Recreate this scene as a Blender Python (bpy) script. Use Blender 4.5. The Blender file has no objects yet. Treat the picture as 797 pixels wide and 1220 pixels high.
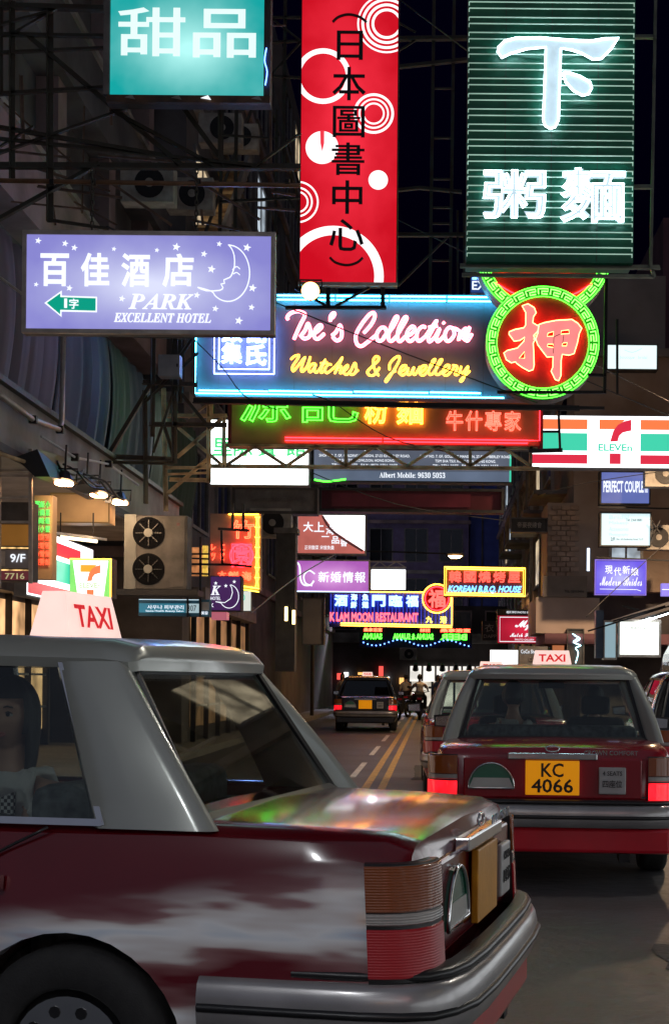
import bpy, bmesh, math, random
from mathutils import Vector, Matrix
random.seed(7)
S = bpy.context.scene
COL = S.collection

# ------------------------------------------------------------ camera, world, light, exposure
FPX, VX, VY, CAMZ, ROLL = 1667.0, 517.0, 812.0, 1.38, math.radians(0.5)
cd = bpy.data.cameras.new('camera')
cam = bpy.data.objects.new('camera', cd); COL.objects.link(cam)
cd.sensor_fit = 'VERTICAL'; cd.sensor_height = 36.0; cd.lens = FPX / 1220 * 36
cd.shift_x = -(VX - 398.5) / 1220; cd.shift_y = (VY - 610) / 1220
cd.clip_start = 0.05; cd.clip_end = 2000
cam.matrix_world = Matrix.Translation((0, 0, CAMZ)) @ Matrix.Rotation(math.pi / 2, 4, 'X') @ Matrix.Rotation(ROLL, 4, 'Z')
S.camera = cam
W = bpy.data.worlds.new('World'); S.world = W; W.use_nodes = True
nt = W.node_tree
sky = nt.nodes.new('ShaderNodeTexSky'); sky.sky_type = 'NISHITA'; sky.sun_disc = False
sky.sun_elevation = math.radians(-3.2); sky.ozone_density = 8.0; sky.sun_rotation = math.radians(200)
bg = nt.nodes['Background']; nt.links.new(sky.outputs[0], bg.inputs[0]); bg.inputs[1].default_value = 0.10
sd = bpy.data.lights.new('sky_glow', 'SUN'); sd.energy = 0.42; sd.angle = math.radians(150); sd.color = (.74, .80, 1)
so = bpy.data.objects.new('sky_glow', sd); COL.objects.link(so); so.rotation_euler = (math.radians(55), 0, math.radians(-14))
S.view_settings.view_transform = 'Standard'; S.view_settings.look = 'None'; S.view_settings.exposure = 0.0; S.view_settings.gamma = 1.0
S.render.engine = 'CYCLES'
c = S.cycles
c.use_denoising = True; c.max_bounces = 6; c.diffuse_bounces = 2; c.glossy_bounces = 3; c.transparent_max_bounces = 12
c.transmission_bounces = 6; c.sample_clamp_indirect = 4; c.sample_clamp_direct = 0; c.caustics_reflective = False; c.caustics_refractive = False
try: c.use_light_tree = True
except Exception: pass

# ------------------------------------------------------------ materials
MATS = {}
def mat(name, col, rough=.6, metal=0, var=.25, scale=6, bump=.0, coat=0, dirt=None, spec=.5, stretch=(1, 1, 1)):
    if name in MATS: return MATS[name]
    m = bpy.data.materials.new(name); m.use_nodes = True; n = m.node_tree; p = n.nodes['Principled BSDF']
    p.inputs['Roughness'].default_value = rough; p.inputs['Metallic'].default_value = metal
    p.inputs['Specular IOR Level'].default_value = spec
    if coat: p.inputs['Coat Weight'].default_value = coat; p.inputs['Coat Roughness'].default_value = .10
    tc = n.nodes.new('ShaderNodeTexCoord'); mp = n.nodes.new('ShaderNodeMapping'); mp.inputs['Scale'].default_value = stretch
    n.links.new(tc.outputs['Object'], mp.inputs[0])
    nz = n.nodes.new('ShaderNodeTexNoise'); nz.inputs['Scale'].default_value = scale; nz.inputs['Detail'].default_value = 6
    n.links.new(mp.outputs[0], nz.inputs['Vector'])
    r = n.nodes.new('ShaderNodeValToRGB')
    r.color_ramp.elements[0].position = .3; r.color_ramp.elements[1].position = .7
    lo = dirt if dirt else tuple(max(0, x * (1 - var)) for x in col); hi = tuple(min(1, x * (1 + var)) for x in col)
    r.color_ramp.elements[0].color = (*lo, 1); r.color_ramp.elements[1].color = (*hi, 1)
    n.links.new(nz.outputs['Fac'], r.inputs[0]); n.links.new(r.outputs[0], p.inputs['Base Color'])
    if bump:
        b = n.nodes.new('ShaderNodeBump'); b.inputs['Strength'].default_value = bump; b.inputs['Distance'].default_value = .02
        n2 = n.nodes.new('ShaderNodeTexNoise'); n2.inputs['Scale'].default_value = scale * 6; n2.inputs['Detail'].default_value = 4
        n.links.new(mp.outputs[0], n2.inputs['Vector'])
        n.links.new(n2.outputs['Fac'], b.inputs['Height']); n.links.new(b.outputs[0], p.inputs['Normal'])
    MATS[name] = m; return m
def glow(name, col, st=1.0, var=.0, scale=1.5, stretch=(1, 1, 1), base=None, rough=.35):
    """something that gives off light: a lit acrylic face, a neon tube, a lamp"""
    if name in MATS: return MATS[name]
    m = bpy.data.materials.new(name); m.use_nodes = True; n = m.node_tree; p = n.nodes['Principled BSDF']
    p.inputs['Base Color'].default_value = (*(base or tuple(.15 * x for x in col)), 1); p.inputs['Roughness'].default_value = rough
    p.inputs['Emission Color'].default_value = (*col, 1); p.inputs['Emission Strength'].default_value = st
    if var:
        tc = n.nodes.new('ShaderNodeTexCoord'); mp = n.nodes.new('ShaderNodeMapping'); mp.inputs['Scale'].default_value = stretch
        nz = n.nodes.new('ShaderNodeTexNoise'); nz.inputs['Scale'].default_value = scale; nz.inputs['Detail'].default_value = 2
        n.links.new(tc.outputs['Object'], mp.inputs[0]); n.links.new(mp.outputs[0], nz.inputs['Vector'])
        mr = n.nodes.new('ShaderNodeMapRange'); mr.inputs[1].default_value = .3; mr.inputs[2].default_value = .7
        mr.inputs[3].default_value = st * (1 - var); mr.inputs[4].default_value = st * (1 + var)
        n.links.new(nz.outputs['Fac'], mr.inputs[0]); n.links.new(mr.outputs[0], p.inputs['Emission Strength'])
    MATS[name] = m; return m
def backlit(name, edge, core, st=1.0, sx=1.0, sz=1.0, tubes=0, noise=.12, fall=1.0):
    """acrylic face lit from inside by tubes: brighter over the tubes (object space, face centred on local 0,.5)"""
    if name in MATS: return MATS[name]
    m = bpy.data.materials.new(name); m.use_nodes = True; n = m.node_tree; p = n.nodes['Principled BSDF']
    p.inputs['Base Color'].default_value = (.1 * edge[0], .1 * edge[1], .1 * edge[2], 1); p.inputs['Roughness'].default_value = .25
    tc = n.nodes.new('ShaderNodeTexCoord')
    mp = n.nodes.new('ShaderNodeMapping'); mp.inputs['Scale'].default_value = (2.0 / sx, 0, 2.0 / sz); mp.inputs['Location'].default_value = (0, 0, -1)
    n.links.new(tc.outputs['Object'], mp.inputs[0])
    g = n.nodes.new('ShaderNodeTexGradient'); g.gradient_type = 'QUADRATIC_SPHERE' if fall >= 1 else 'SPHERICAL'
    mp2 = n.nodes.new('ShaderNodeMapping'); mp2.inputs['Scale'].default_value = (.72, .72, .72)
    n.links.new(mp.outputs[0], mp2.inputs[0]); n.links.new(mp2.outputs[0], g.inputs[0])
    nz = n.nodes.new('ShaderNodeTexNoise'); nz.inputs['Scale'].default_value = 2.5; nz.inputs['Detail'].default_value = 3
    n.links.new(tc.outputs['Object'], nz.inputs['Vector'])
    mth = n.nodes.new('ShaderNodeMath'); mth.operation = 'MULTIPLY_ADD'; mth.inputs[1].default_value = noise * 3
    n.links.new(nz.outputs['Fac'], mth.inputs[0]); 
    sub = n.nodes.new('ShaderNodeMath'); sub.operation = 'SUBTRACT'; sub.inputs[1].default_value = noise * 1.5
    n.links.new(g.outputs['Fac'], sub.inputs[0]); n.links.new(sub.outputs[0], mth.inputs[2])
    r = n.nodes.new('ShaderNodeValToRGB'); r.color_ramp.elements[0].color = (*edge, 1); r.color_ramp.elements[1].color = (*core, 1)
    r.color_ramp.elements[1].position = .85
    n.links.new(mth.outputs[0], r.inputs[0]); n.links.new(r.outputs[0], p.inputs['Emission Color']); p.inputs['Emission Strength'].default_value = st
    MATS[name] = m; return m
def ribbed(m, sc=130):
    """moulded prism ribs on a lamp lens"""
    n = m.node_tree; p = n.nodes['Principled BSDF']; tc = n.nodes.new('ShaderNodeTexCoord'); w = n.nodes.new('ShaderNodeTexWave'); w.bands_direction = 'Z'; w.inputs['Scale'].default_value = sc / 6.28 * 2
    b = n.nodes.new('ShaderNodeBump'); b.inputs['Strength'].default_value = .45; b.inputs['Distance'].default_value = .002
    n.links.new(tc.outputs['Object'], w.inputs['Vector']); n.links.new(w.outputs['Fac'], b.inputs['Height']); n.links.new(b.outputs[0], p.inputs['Normal']); p.inputs['Coat Weight'].default_value = .8; return m
def glass(name, tint=(.8, .85, .85), amount=.12, rough=.02):
    if name in MATS: return MATS[name]
    m = bpy.data.materials.new(name); m.use_nodes = True; n = m.node_tree
    n.nodes.remove(n.nodes['Principled BSDF']); out = n.nodes['Material Output']
    t = n.nodes.new('ShaderNodeBsdfTransparent'); t.inputs[0].default_value = (*tint, 1)
    g = n.nodes.new('ShaderNodeBsdfGlossy'); g.inputs['Roughness'].default_value = rough; g.inputs['Color'].default_value = (.9, .95, 1, 1)
    ge = n.nodes.new('ShaderNodeNewGeometry'); dt = n.nodes.new('ShaderNodeVectorMath'); dt.operation = 'DOT_PRODUCT'
    n.links.new(ge.outputs['Normal'], dt.inputs[0]); n.links.new(ge.outputs['Incoming'], dt.inputs[1])
    ab_ = n.nodes.new('ShaderNodeMath'); ab_.operation = 'ABSOLUTE'; n.links.new(dt.outputs['Value'], ab_.inputs[0])
    om = n.nodes.new('ShaderNodeMath'); om.operation = 'SUBTRACT'; om.inputs[0].default_value = 1; n.links.new(ab_.outputs[0], om.inputs[1])
    fr = n.nodes.new('ShaderNodeMath'); fr.operation = 'POWER'; fr.inputs[1].default_value = 5; n.links.new(om.outputs[0], fr.inputs[0])
    ad = n.nodes.new('ShaderNodeMath'); ad.operation = 'ADD'; ad.inputs[1].default_value = amount
    mx = n.nodes.new('ShaderNodeMixShader')
    n.links.new(fr.outputs[0], ad.inputs[0]); n.links.new(ad.outputs[0], mx.inputs[0]); n.links.new(t.outputs[0], mx.inputs[1]); n.links.new(g.outputs[0], mx.inputs[2])
    n.links.new(mx.outputs[0], out.inputs[0]); MATS[name] = m; return m

# ------------------------------------------------------------ object helpers
def P(px, py, D):
    dx, dy = px - VX, py - VY
    u = dx * math.cos(ROLL) + dy * math.sin(ROLL); v = -dx * math.sin(ROLL) + dy * math.cos(ROLL)
    return Vector((u / FPX * D, D, CAMZ - v / FPX * D))
def tag(o, label=None, cat=None, group=None, kind=None):
    if label: o['label'] = label
    if cat: o['category'] = cat
    if group: o['group'] = group
    if kind: o['kind'] = kind
    return o
def thing(name, label, cat, loc=(0, 0, 0), rz=0, group=None):
    o = bpy.data.objects.new(name, None); COL.objects.link(o); o.empty_display_size = .1
    o.location = loc; o.rotation_euler = (0, 0, rz); return tag(o, label, cat, group)
def obj(name, me, m, parent=None, loc=None, rot=None, smooth=False):
    o = bpy.data.objects.new(name, me); COL.objects.link(o)
    if m is not None:
        me.materials.clear(); me.materials.append(m)
    if parent is not None: o.parent = parent
    if loc is not None: o.location = loc
    if rot is not None: o.rotation_euler = rot
    if smooth: me.shade_smooth()
    return o
def mesh(vs, fs, name='m'):
    me = bpy.data.meshes.new(name); me.from_pydata([tuple(v) for v in vs], [], fs); me.update(); return me
def boxm(x0, y0, z0, x1, y1, z1, bev=0):
    vs = [(x, y, z) for z in (z0, z1) for y in (y0, y1) for x in (x0, x1)]
    fs = [(0, 2, 3, 1), (4, 5, 7, 6), (0, 1, 5, 4), (2, 6, 7, 3), (0, 4, 6, 2), (1, 3, 7, 5)]
    me = mesh(vs, fs)
    if bev:
        bm = bmesh.new(); bm.from_mesh(me)
        bmesh.ops.bevel(bm, geom=bm.edges[:], offset=bev, segments=2, affect='EDGES', profile=.5)
        bm.to_mesh(me); bm.free()
    return me
def box(name, a, b, m, parent=None, bev=0):
    lo = [min(a[i], b[i]) for i in range(3)]; hi = [max(a[i], b[i]) for i in range(3)]
    return obj(name, boxm(*lo, *hi, bev), m, parent)
def barm(p, q, t, t2=None):
    p, q = Vector(p), Vector(q); d = (q - p).normalized(); t2 = t2 or t
    up = Vector((0, 0, 1)) if abs(d.z) < .9 else Vector((0, 1, 0))
    a = d.cross(up).normalized() * t / 2; b = a.cross(d).normalized() * t2 / 2
    vs = [p - a - b, p + a - b, p + a + b, p - a + b, q - a - b, q + a - b, q + a + b, q - a + b]
    return mesh(vs, [(3, 2, 1, 0), (4, 5, 6, 7), (0, 1, 5, 4), (1, 2, 6, 5), (2, 3, 7, 6), (3, 0, 4, 7)])
def anglem(p, q, t):
    """an L-section steel angle from p to q"""
    p, q = Vector(p), Vector(q); d = (q - p).normalized()
    up = Vector((0, 1, 0)) if abs(d.y) < .9 else Vector((0, 0, 1))
    a = d.cross(up).normalized(); b = d.cross(a).normalized(); k = t * .16
    pr = [(0, 0), (t, 0), (t, k), (k, k), (k, t), (0, t)]
    vs = [e + a * (x - t / 2) + b * (y - t / 2) for e in (p, q) for x, y in pr]
    fs = [tuple(range(5, -1, -1)), tuple(range(6, 12))] + [(i, (i + 1) % 6, (i + 1) % 6 + 6, i + 6) for i in range(6)]
    return mesh(vs, fs)
def tubem(pts, r, n=6, closed=False):
    pts = [Vector(p) for p in pts]; N = len(pts); vs = []; fs = []; prev = None
    for i, p in enumerate(pts):
        if closed: d = pts[(i + 1) % N] - pts[i - 1]
        else: d = pts[min(i + 1, N - 1)] - pts[max(i - 1, 0)]
        if d.length < 1e-9: d = Vector((1, 0, 0))
        d.normalize()
        ref = prev if prev is not None else (Vector((0, 1, 0)) if abs(d.y) < .9 else Vector((0, 0, 1)))
        a = (ref - d * ref.dot(d))
        if a.length < 1e-5: a = d.orthogonal()
        a.normalize(); prev = a; b = d.cross(a)
        for k in range(n):
            t = 2 * math.pi * k / n; vs.append(p + (a * math.cos(t) + b * math.sin(t)) * r)
    for i in range(N if closed else N - 1):
        j = (i + 1) % N
        for k in range(n): fs.append((i * n + k, i * n + (k + 1) % n, j * n + (k + 1) % n, j * n + k))
    if not closed: fs += [tuple(range(n - 1, -1, -1)), tuple((N - 1) * n + k for k in range(n))]
    me = mesh(vs, fs); me.shade_smooth(); return me
def smooth_pts(p, k=5, closed=False):
    p = [Vector(q) for q in p]
    if len(p) < 3: return p
    out = []; N = len(p)
    for i in range(N if closed else N - 1):
        if closed: a, b, c_, d = p[i - 1], p[i], p[(i + 1) % N], p[(i + 2) % N]
        else: a, b, c_, d = p[max(i - 1, 0)], p[i], p[i + 1], p[min(i + 2, N - 1)]
        for j in range(k):
            t = j / k
            out.append(.5 * ((2 * b) + (c_ - a) * t + (2 * a - 5 * b + 4 * c_ - d) * t * t + (3 * b - a - 3 * c_ + d) * t ** 3))
    if not closed: out.append(p[-1])
    return out
def cylm(p, q, r, n=20, r2=None):
    p, q = Vector(p), Vector(q); d = (q - p).normalized(); r2 = r if r2 is None else r2
    a = d.orthogonal().normalized(); b = d.cross(a); vs = []
    for e, rr in ((p, r), (q, r2)):
        for k in range(n):
            t = 2 * math.pi * k / n; vs.append(e + (a * math.cos(t) + b * math.sin(t)) * rr)
    return mesh(vs, [tuple(range(n - 1, -1, -1)), tuple(range(n, 2 * n))] + [(k, (k + 1) % n, (k + 1) % n + n, k + n) for k in range(n)])
def slabm(quad, thick):
    """a plate from 4 outer corners, thickened away from its normal"""
    q = [Vector(v) for v in quad]; nrm = Vector((0, 0, 0))
    for i in range(len(q)):
        a, b = q[i], q[(i + 1) % len(q)]; nrm += Vector(((a.y - b.y) * (a.z + b.z), (a.z - b.z) * (a.x + b.x), (a.x - b.x) * (a.y + b.y)))
    nrm.normalize()
    n = len(q); vs = q + [v - nrm * thick for v in q]
    return mesh(vs, [tuple(range(n)), tuple(range(2 * n - 1, n - 1, -1))] + [((k + 1) % n, k, k + n, (k + 1) % n + n) for k in range(n)])
def loftm(rings, cap=True):
    n = len(rings[0]); vs = [v for r in rings for v in r]; fs = []
    for i in range(len(rings) - 1):
        for k in range(n): fs.append((i * n + k, i * n + (k + 1) % n, (i + 1) * n + (k + 1) % n, (i + 1) * n + k))
    if cap: fs += [tuple(range(n - 1, -1, -1)), tuple((len(rings) - 1) * n + k for k in range(n))]
    return mesh(vs, fs)
def join_meshes(ms):
    vs = []; fs = []
    for me in ms:
        o = len(vs); vs += [v.co.copy() for v in me.vertices]; fs += [tuple(i + o for i in p.vertices) for p in me.polygons]
    return mesh(vs, fs)
def evaluated(o):
    dg = bpy.context.evaluated_depsgraph_get(); me = bpy.data.meshes.new_from_object(o.evaluated_get(dg), depsgraph=dg)
    bpy.data.objects.remove(o); return me
def kids(o): return [x for x in o.children]
def copy_tree(o, parent=None):
    c2 = o.copy(); COL.objects.link(c2)
    if parent is not None: c2.parent = parent
    for ch in kids(o): copy_tree(ch, c2)
    return c2

# ---- lettering (Blender's built-in font and its fallback glyphs)
def script(t): return ''.join(chr(0x1D4D0 + ord(ch) - 65) if 'A' <= ch <= 'Z' else chr(0x1D4EA + ord(ch) - 97) if 'a' <= ch <= 'z' else ch for ch in t)
def serif(t): return ''.join(chr(0x1D400 + ord(ch) - 65) if 'A' <= ch <= 'Z' else chr(0x1D41A + ord(ch) - 97) if 'a' <= ch <= 'z' else chr(0x1D7CE + ord(ch) - 48) if '0' <= ch <= '9' else ch for ch in t)
def serif_i(t): return ''.join(chr(0x1D468 + ord(ch) - 65) if 'A' <= ch <= 'Z' else chr(0x1D482 + ord(ch) - 97) if 'a' <= ch <= 'z' else ch for ch in t)
_TX = {}
def glyphs(t, mode='fill', w=.0, ext=.02, sp=1.0, res=2):
    """mesh of a text in the unit box x,z 0..1 ; mode fill / tube ; w = weight added all round (em)"""
    key = (t, mode, w, ext, sp, res)
    if key in _TX: return _TX[key]
    def one(fill, bev):
        cu = bpy.data.curves.new('t', 'FONT'); cu.body = t; cu.size = 1; cu.space_character = sp; cu.resolution_u = res
        if fill: cu.extrude = ext
        else: cu.fill_mode = 'NONE'; cu.bevel_depth = bev; cu.bevel_resolution = 0
        o = bpy.data.objects.new('t', cu); COL.objects.link(o); return evaluated(o)
    if mode == 'fill':
        ms = [one(True, 0)]
        if w: ms.append(one(False, w))
    else: ms = [one(False, w)]
    me = join_meshes(ms) if len(ms) > 1 else ms[0]
    _TX[key] = me; return me
def fit(me, w, h, depth=None, shear=0):
    """copy of a glyph mesh scaled to w x h, standing in the local XZ plane, front at y=0 facing -y"""
    xs = [v.co.x for v in me.vertices]; ys = [v.co.y for v in me.vertices]; zs = [v.co.z for v in me.vertices]
    x0, x1, y0, y1, z0, z1 = min(xs), max(xs), min(ys), max(ys), min(zs), max(zs)
    m2 = me.copy(); sx = w / (x1 - x0 + 1e-9); sy = h / (y1 - y0 + 1e-9); sz = (depth / (z1 - z0 + 1e-9)) if depth else (sx + sy) / 2
    for v in m2.vertices:
        x, y, z = v.co; yy = (y - y0) * sy
        v.co = ((x - x0) * sx + shear * (yy - h / 2), -(z - z0) * sz, yy)
    m2.update(); return m2

# ---- a sign hung over the street
class Sign:
    def __init__(s, name, label, x0, y0, x1, y1, D, cat='sign', group=None, depth=.25, cab=None, frame=None, face=None, fw=2.0, back=True, ry=0.0):
        s.D = D; s.k = D / FPX; s.cx = (x0 + x1) / 2; s.by = y1
        s.root = thing(name, label, cat, P(s.cx, y1, D), ry, group)
        s.x0, s.y0, s.x1, s.y1 = x0, y0, x1, y1; s.depth = depth; s.w = (x1 - x0) * s.k; s.h = (y1 - y0) * s.k
        if cab: box('cabinet', (-s.w / 2, .012, 0), (s.w / 2, depth, s.h), cab, s.root)
        if face:
            f = fw * s.k; box('face_panel', (-s.w / 2 + f * .6, 0, f * .6), (s.w / 2 - f * .6, .0118, s.h - f * .6), face, s.root)
        if frame:
            f = fw * s.k; a = s.w / 2
            box('frame_rail', (-a - .004, -.03, -.004), (a + .004, .008, f), frame, s.root)
            box('frame_rail', (-a - .004, -.03, s.h - f), (a + .004, .008, s.h + .004), frame, s.root)
            box('frame_stile', (-a - .004, -.03, f + .001), (-a + f, .008, s.h - f - .001), frame, s.root)
            box('frame_stile', (a - f, -.03, f + .001), (a + .004, .008, s.h - f - .001), frame, s.root)
    def L(s, px, py, y=0.0): return Vector(((px - s.cx) * s.k, y, (s.by - py) * s.k))
    def text(s, t, x0, y0, x1, y1, m, mode='fill', w=0.0, y=-.004, name='lettering', shear=0, depth=.012, sp=1.0, label=None, flip=False, res=2):
        me = fit(glyphs(t, mode, w, .02, sp, res), (x1 - x0) * s.k, (y1 - y0) * s.k, depth, shear)
        o = obj(name, me, m, s.root, s.L(x0, y1, y))
        if flip: o.scale.x = -1; o.location.x += (x1 - x0) * s.k
        if label: o['label'] = label
        return o
    def plate(s, x0, y0, x1, y1, m, y=-.003, t=.003, name='panel'):
        a, b = s.L(x0, y1), s.L(x1, y0)
        return box(name, (a.x, y - t, a.z), (b.x, y, b.z), m, s.root)
    def tube(s, pts, r, m, y=-.03, name='neon_tube', closed=False, k=0, n=6):
        q = [s.L(a, b, y) for a, b in pts]
        if k: q = smooth_pts(q, k, closed)
        return obj(name, tubem(q, r * s.k, n, closed), m, s.root)
    def ring(s, cx, cy, r0, r1, m, y=-.003, t=.003, a0=0, a1=360, name='ring', clip=None, n=48):
        c0 = s.L(cx, cy); vs = []; fs = []
        for i in range(n + 1):
            a = math.radians(a0 + (a1 - a0) * i / n)
            for rr in (r0, r1):
                for yy in (y - t, y):
                    vs.append((c0.x + math.cos(a) * rr * s.k, yy, c0.z + math.sin(a) * rr * s.k))
        for i in range(n):
            b = i * 4; e = b + 4
            fs += [(b, e, e + 2, b + 2), (b + 1, b + 3, e + 3, e + 1), (b + 2, e + 2, e + 3, b + 3), (b, b + 1, e + 1, e)]
        if a1 - a0 < 360: fs += [(0, 2, 3, 1), (n * 4, n * 4 + 1, n * 4 + 3, n * 4 + 2)]
        me = mesh(vs, fs)
        if clip:
            xa, xb, za, zb = clip; bm = bmesh.new(); bm.from_mesh(me)
            for co, no in (((xa, 0, 0), (-1, 0, 0)), ((xb, 0, 0), (1, 0, 0)), ((0, 0, za), (0, 0, -1)), ((0, 0, zb), (0, 0, 1))):
                bmesh.ops.bisect_plane(bm, geom=bm.verts[:] + bm.edges[:] + bm.faces[:], plane_co=co, plane_no=no, clear_outer=True)
            bm.to_mesh(me); bm.free()
        return obj(name, me, m, s.root)
    def disc(s, cx, cy, r, m, y=-.003, t=.003, name='disc', n=40):
        c0 = s.L(cx, cy); return obj(name, cylm((c0.x, y, c0.z), (c0.x, y - t, c0.z), r * s.k, n), m, s.root)
    def poly(s, pts, m, y=-.003, t=.003, name='panel'):
        q = [s.L(a, b, y - t) for a, b in pts]; area = sum(q[i].x * q[(i + 1) % len(q)].z - q[(i + 1) % len(q)].x * q[i].z for i in range(len(q)))
        if area < 0: q.reverse()
        return obj(name, slabm(q, t), m, s.root)
def star(cx, cy, r, rot=0):
    return [(cx + math.sin(rot + i * math.pi / 5) * (r if i % 2 == 0 else r * .42), cy - math.cos(rot + i * math.pi / 5) * (r if i % 2 == 0 else r * .42)) for i in range(10)]
def bars(root, lst, m, name='steel_bar', D=None, t=4, angle=True):
    """steel members between photo points (px,py,[D]) in world space"""
    inv = Matrix.Translation(-root.location)
    for (a, b, *rest) in lst:
        th = rest[0] if rest else t
        pa = P(*(a if len(a) == 3 else (*a, D))); pb = P(*(b if len(b) == 3 else (*b, D)))
        w = th * (pa.y + pb.y) / 2 / FPX
        me = anglem(inv @ pa, inv @ pb, w) if angle else barm(inv @ pa, inv @ pb, w)
        obj(name, me, m, root)

# ------------------------------------------------------------ palette
steel_d = mat('dark_green_steel', (.035, .042, .034), .6, .3, .5, 4, .3, dirt=(.05, .03, .018))
steel_y = mat('ochre_painted_steel', (.50, .36, .19), .6, .1, .4, 4, .3, dirt=(.13, .07, .035))
steel_k = mat('black_steel', (.015, .015, .017), .5, .4, .4, 5, .2)
alu = mat('aluminium_frame', (.42, .37, .32), .4, .5, .25, 7, .1)
cabd = mat('dark_cabinet', (.045, .042, .04), .6, 0, .4, 5, .2)
cabg = mat('grey_cabinet', (.14, .13, .125), .6, 0, .35, 5, .2)
conc = mat('stained_concrete', (.30, .28, .26), .85, 0, .2, 1.2, .5, dirt=(.12, .105, .095))
concd = mat('dark_concrete', (.11, .105, .11), .85, 0, .3, 1.0, .4, dirt=(.05, .046, .05))
pinkc = mat('pinkish_render', (.30, .22, .22), .85, 0, .2, 1.1, .4, dirt=(.15, .11, .11))
beige = mat('beige_render', (.40, .32, .26), .85, 0, .15, .9, .4, dirt=(.30, .21, .15))
black = mat('black_plastic', (.012, .012, .013), .35, 0, .2, 10)
wire_m = mat('wire_rubber', (.02, .02, .022), .6, 0, .2, 10)
rubber = mat('tyre_rubber', (.02, .02, .02), .8, 0, .2, 30, .2)
chrome = mat('chrome', (.75, .76, .76), .12, 1, .05, 10)
g_white = glow('lit_white', (.95, .98, 1), 2.2, .12)
g_white_hi = glow('lit_white_bright', (.93, 1, 1), 4.5, .15)
g_text_w = glow('lit_white_lettering', (.88, .93, 1), 1.15)
n_white = glow('neon_white', (.62, .93, 1), 16)
n_cyan = glow('neon_cyan', (.06, .62, 1), 22)
n_blue = glow('neon_blue', (.10, .25, 1), 8)
n_blue_w = glow('neon_blue_white', (.25, .36, 1), 16)
n_green = glow('neon_green', (.06, 1, .03), 7)
n_green_w = glow('neon_pale_green', (.16, 1, .08), 5)
n_red = glow('neon_red', (1, .02, .035), 8)
n_redo = glow('neon_orange_red', (1, .06, .025), 10)
n_pink = glow('neon_pink', (1, .14, .20), 15)
n_yel = glow('neon_yellow', (1, .42, .03), 12)
n_yel2 = glow('neon_lemon', (1, .62, .05), 7)

# ------------------------------------------------------------ ground, road, pavements
asph = mat('asphalt', (.056, .059, .064), .50, 0, .25, .9, .9, dirt=(.034, .034, .036), spec=.6)
def sheet(name, x0, y0, x1, y1, z, m, **k):
    o = obj(name, mesh([(x0, y0, z), (x1, y0, z), (x1, y1, z), (x0, y1, z)], [(0, 1, 2, 3)]), m); return tag(o, kind='structure', **k)
sheet('ground', -120, -60, 120, 260, -.03, mat('ground_concrete', (.09, .088, .085), .8, 0, .3, .8, .3))
sheet('road', -4.2, -60, 5.2, 260, 0, asph)
pav = mat('pavement_slabs', (.20, .19, .18), .8, 0, .2, 2, .4)
for x0, x1 in ((-7.4, -4.2), (5.2, 7.0)):
    o = box('pavement', (x0, -60, -.02), (x1, 200, .13), pav); tag(o, kind='structure')
pt_y = mat('yellow_road_paint', (.55, .33, .04), .5, 0, .25, 9, .1, dirt=(.25, .16, .03))
pt_w = mat('white_road_paint', (.6, .6, .58), .5, 0, .25, 9, .1, dirt=(.28, .28, .27))
lay = 0
for x in (-.66, -.87):
    tag(sheet('yellow_line', x - .05, 6, x + .05, 100, .004, pt_y), kind='structure')
for y in range(8, 96, 6):
    tag(sheet('white_dash', -1.20, y, -1.11, y + 3.6, .004, pt_w), kind='structure')
patch_m = mat('asphalt_patch', (.032, .032, .033), .7, 0, .3, 3, .9)
for i, (x0, y0, x1, y1) in enumerate(((1.15, 5.2, 1.95, 7.4), (-3.4, 18, -2.5, 26), (2.6, 8.5, 4.6, 9.3), (-.3, 19.5, .7, 23))):
    n_ = 14; rp = random.Random(i); pts = []
    for k in range(n_): t = k / n_; pts.append((x0 + (x1 - x0) * t, y0 + rp.uniform(-.03, .03)))
    for k in range(n_): t = k / n_; pts.append((x1 + rp.uniform(-.03, .03), y0 + (y1 - y0) * t))
    for k in range(n_): t = k / n_; pts.append((x1 - (x1 - x0) * t, y1 + rp.uniform(-.03, .03)))
    for k in range(n_): t = k / n_; pts.append((x0 + rp.uniform(-.03, .03), y1 - (y1 - y0) * t))
    tag(obj('road_patch', mesh([(x, y, .0035) for x, y in pts], [tuple(range(len(pts)))]), patch_m), kind='structure')
iron = mat('cast_iron', (.05, .05, .052), .45, .7, .3, 14, .6)
mh = thing('manhole_cover', 'round iron manhole cover set in the asphalt beside the red taxi', 'manhole cover', (2.0, 6.2, 0))
obj('cover_disc', cylm((0, 0, .002), (0, 0, .007), .3, 32), iron, mh); 
obj('cover_rim', tubem([(.33 * math.cos(a * math.pi / 16), .33 * math.sin(a * math.pi / 16), .003) for a in range(32)], .012, 6, True), iron, mh)

# ------------------------------------------------------------ buildings
def window(parent, x0, x1, z0, z1, y, gm, fm, out=.06, mull=1, axis='y', frost=None):
    """framed window on a face; axis 'y': face toward -y at y ; axis 'x': face toward +x at x=y, x0/x1 are along y"""
    def pt(u, w, z): return (u, y - w, z) if axis == 'y' else (y + w, u, z)
    f = .07
    w_ = box('window', pt(x0, .015, z0), pt(x1, 0.002, z1), gm, parent)
    for a, b, c1, d in ((x0 - f, x1 + f, z0 - f, z0), (x0 - f, x1 + f, z1, z1 + f), (x0 - f, x0, z0 + .001, z1 - .001), (x1, x1 + f, z0 + .001, z1 - .001)):
        box('window_frame', pt(a, out, c1), pt(b, .001, d), fm, w_)
    for i in range(mull):
        u = x0 + (x1 - x0) * (i + 1) / (mull + 1); box('window_frame', pt(u - .025, out * .8, z0 + .001), pt(u + .025, .016, z1 - .001), fm, w_)
    return w_
dglass = mat('dark_window_glass', (.012, .014, .018), .08, 0, .3, 3, 0, spec=.7)
wlit_w = glow('lit_room_window', (1, .78, .5), .55, .6, 2.5)
wlit_c = glow('cool_lit_room_window', (.75, .88, 1), .5, .6, 2.5)
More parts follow.
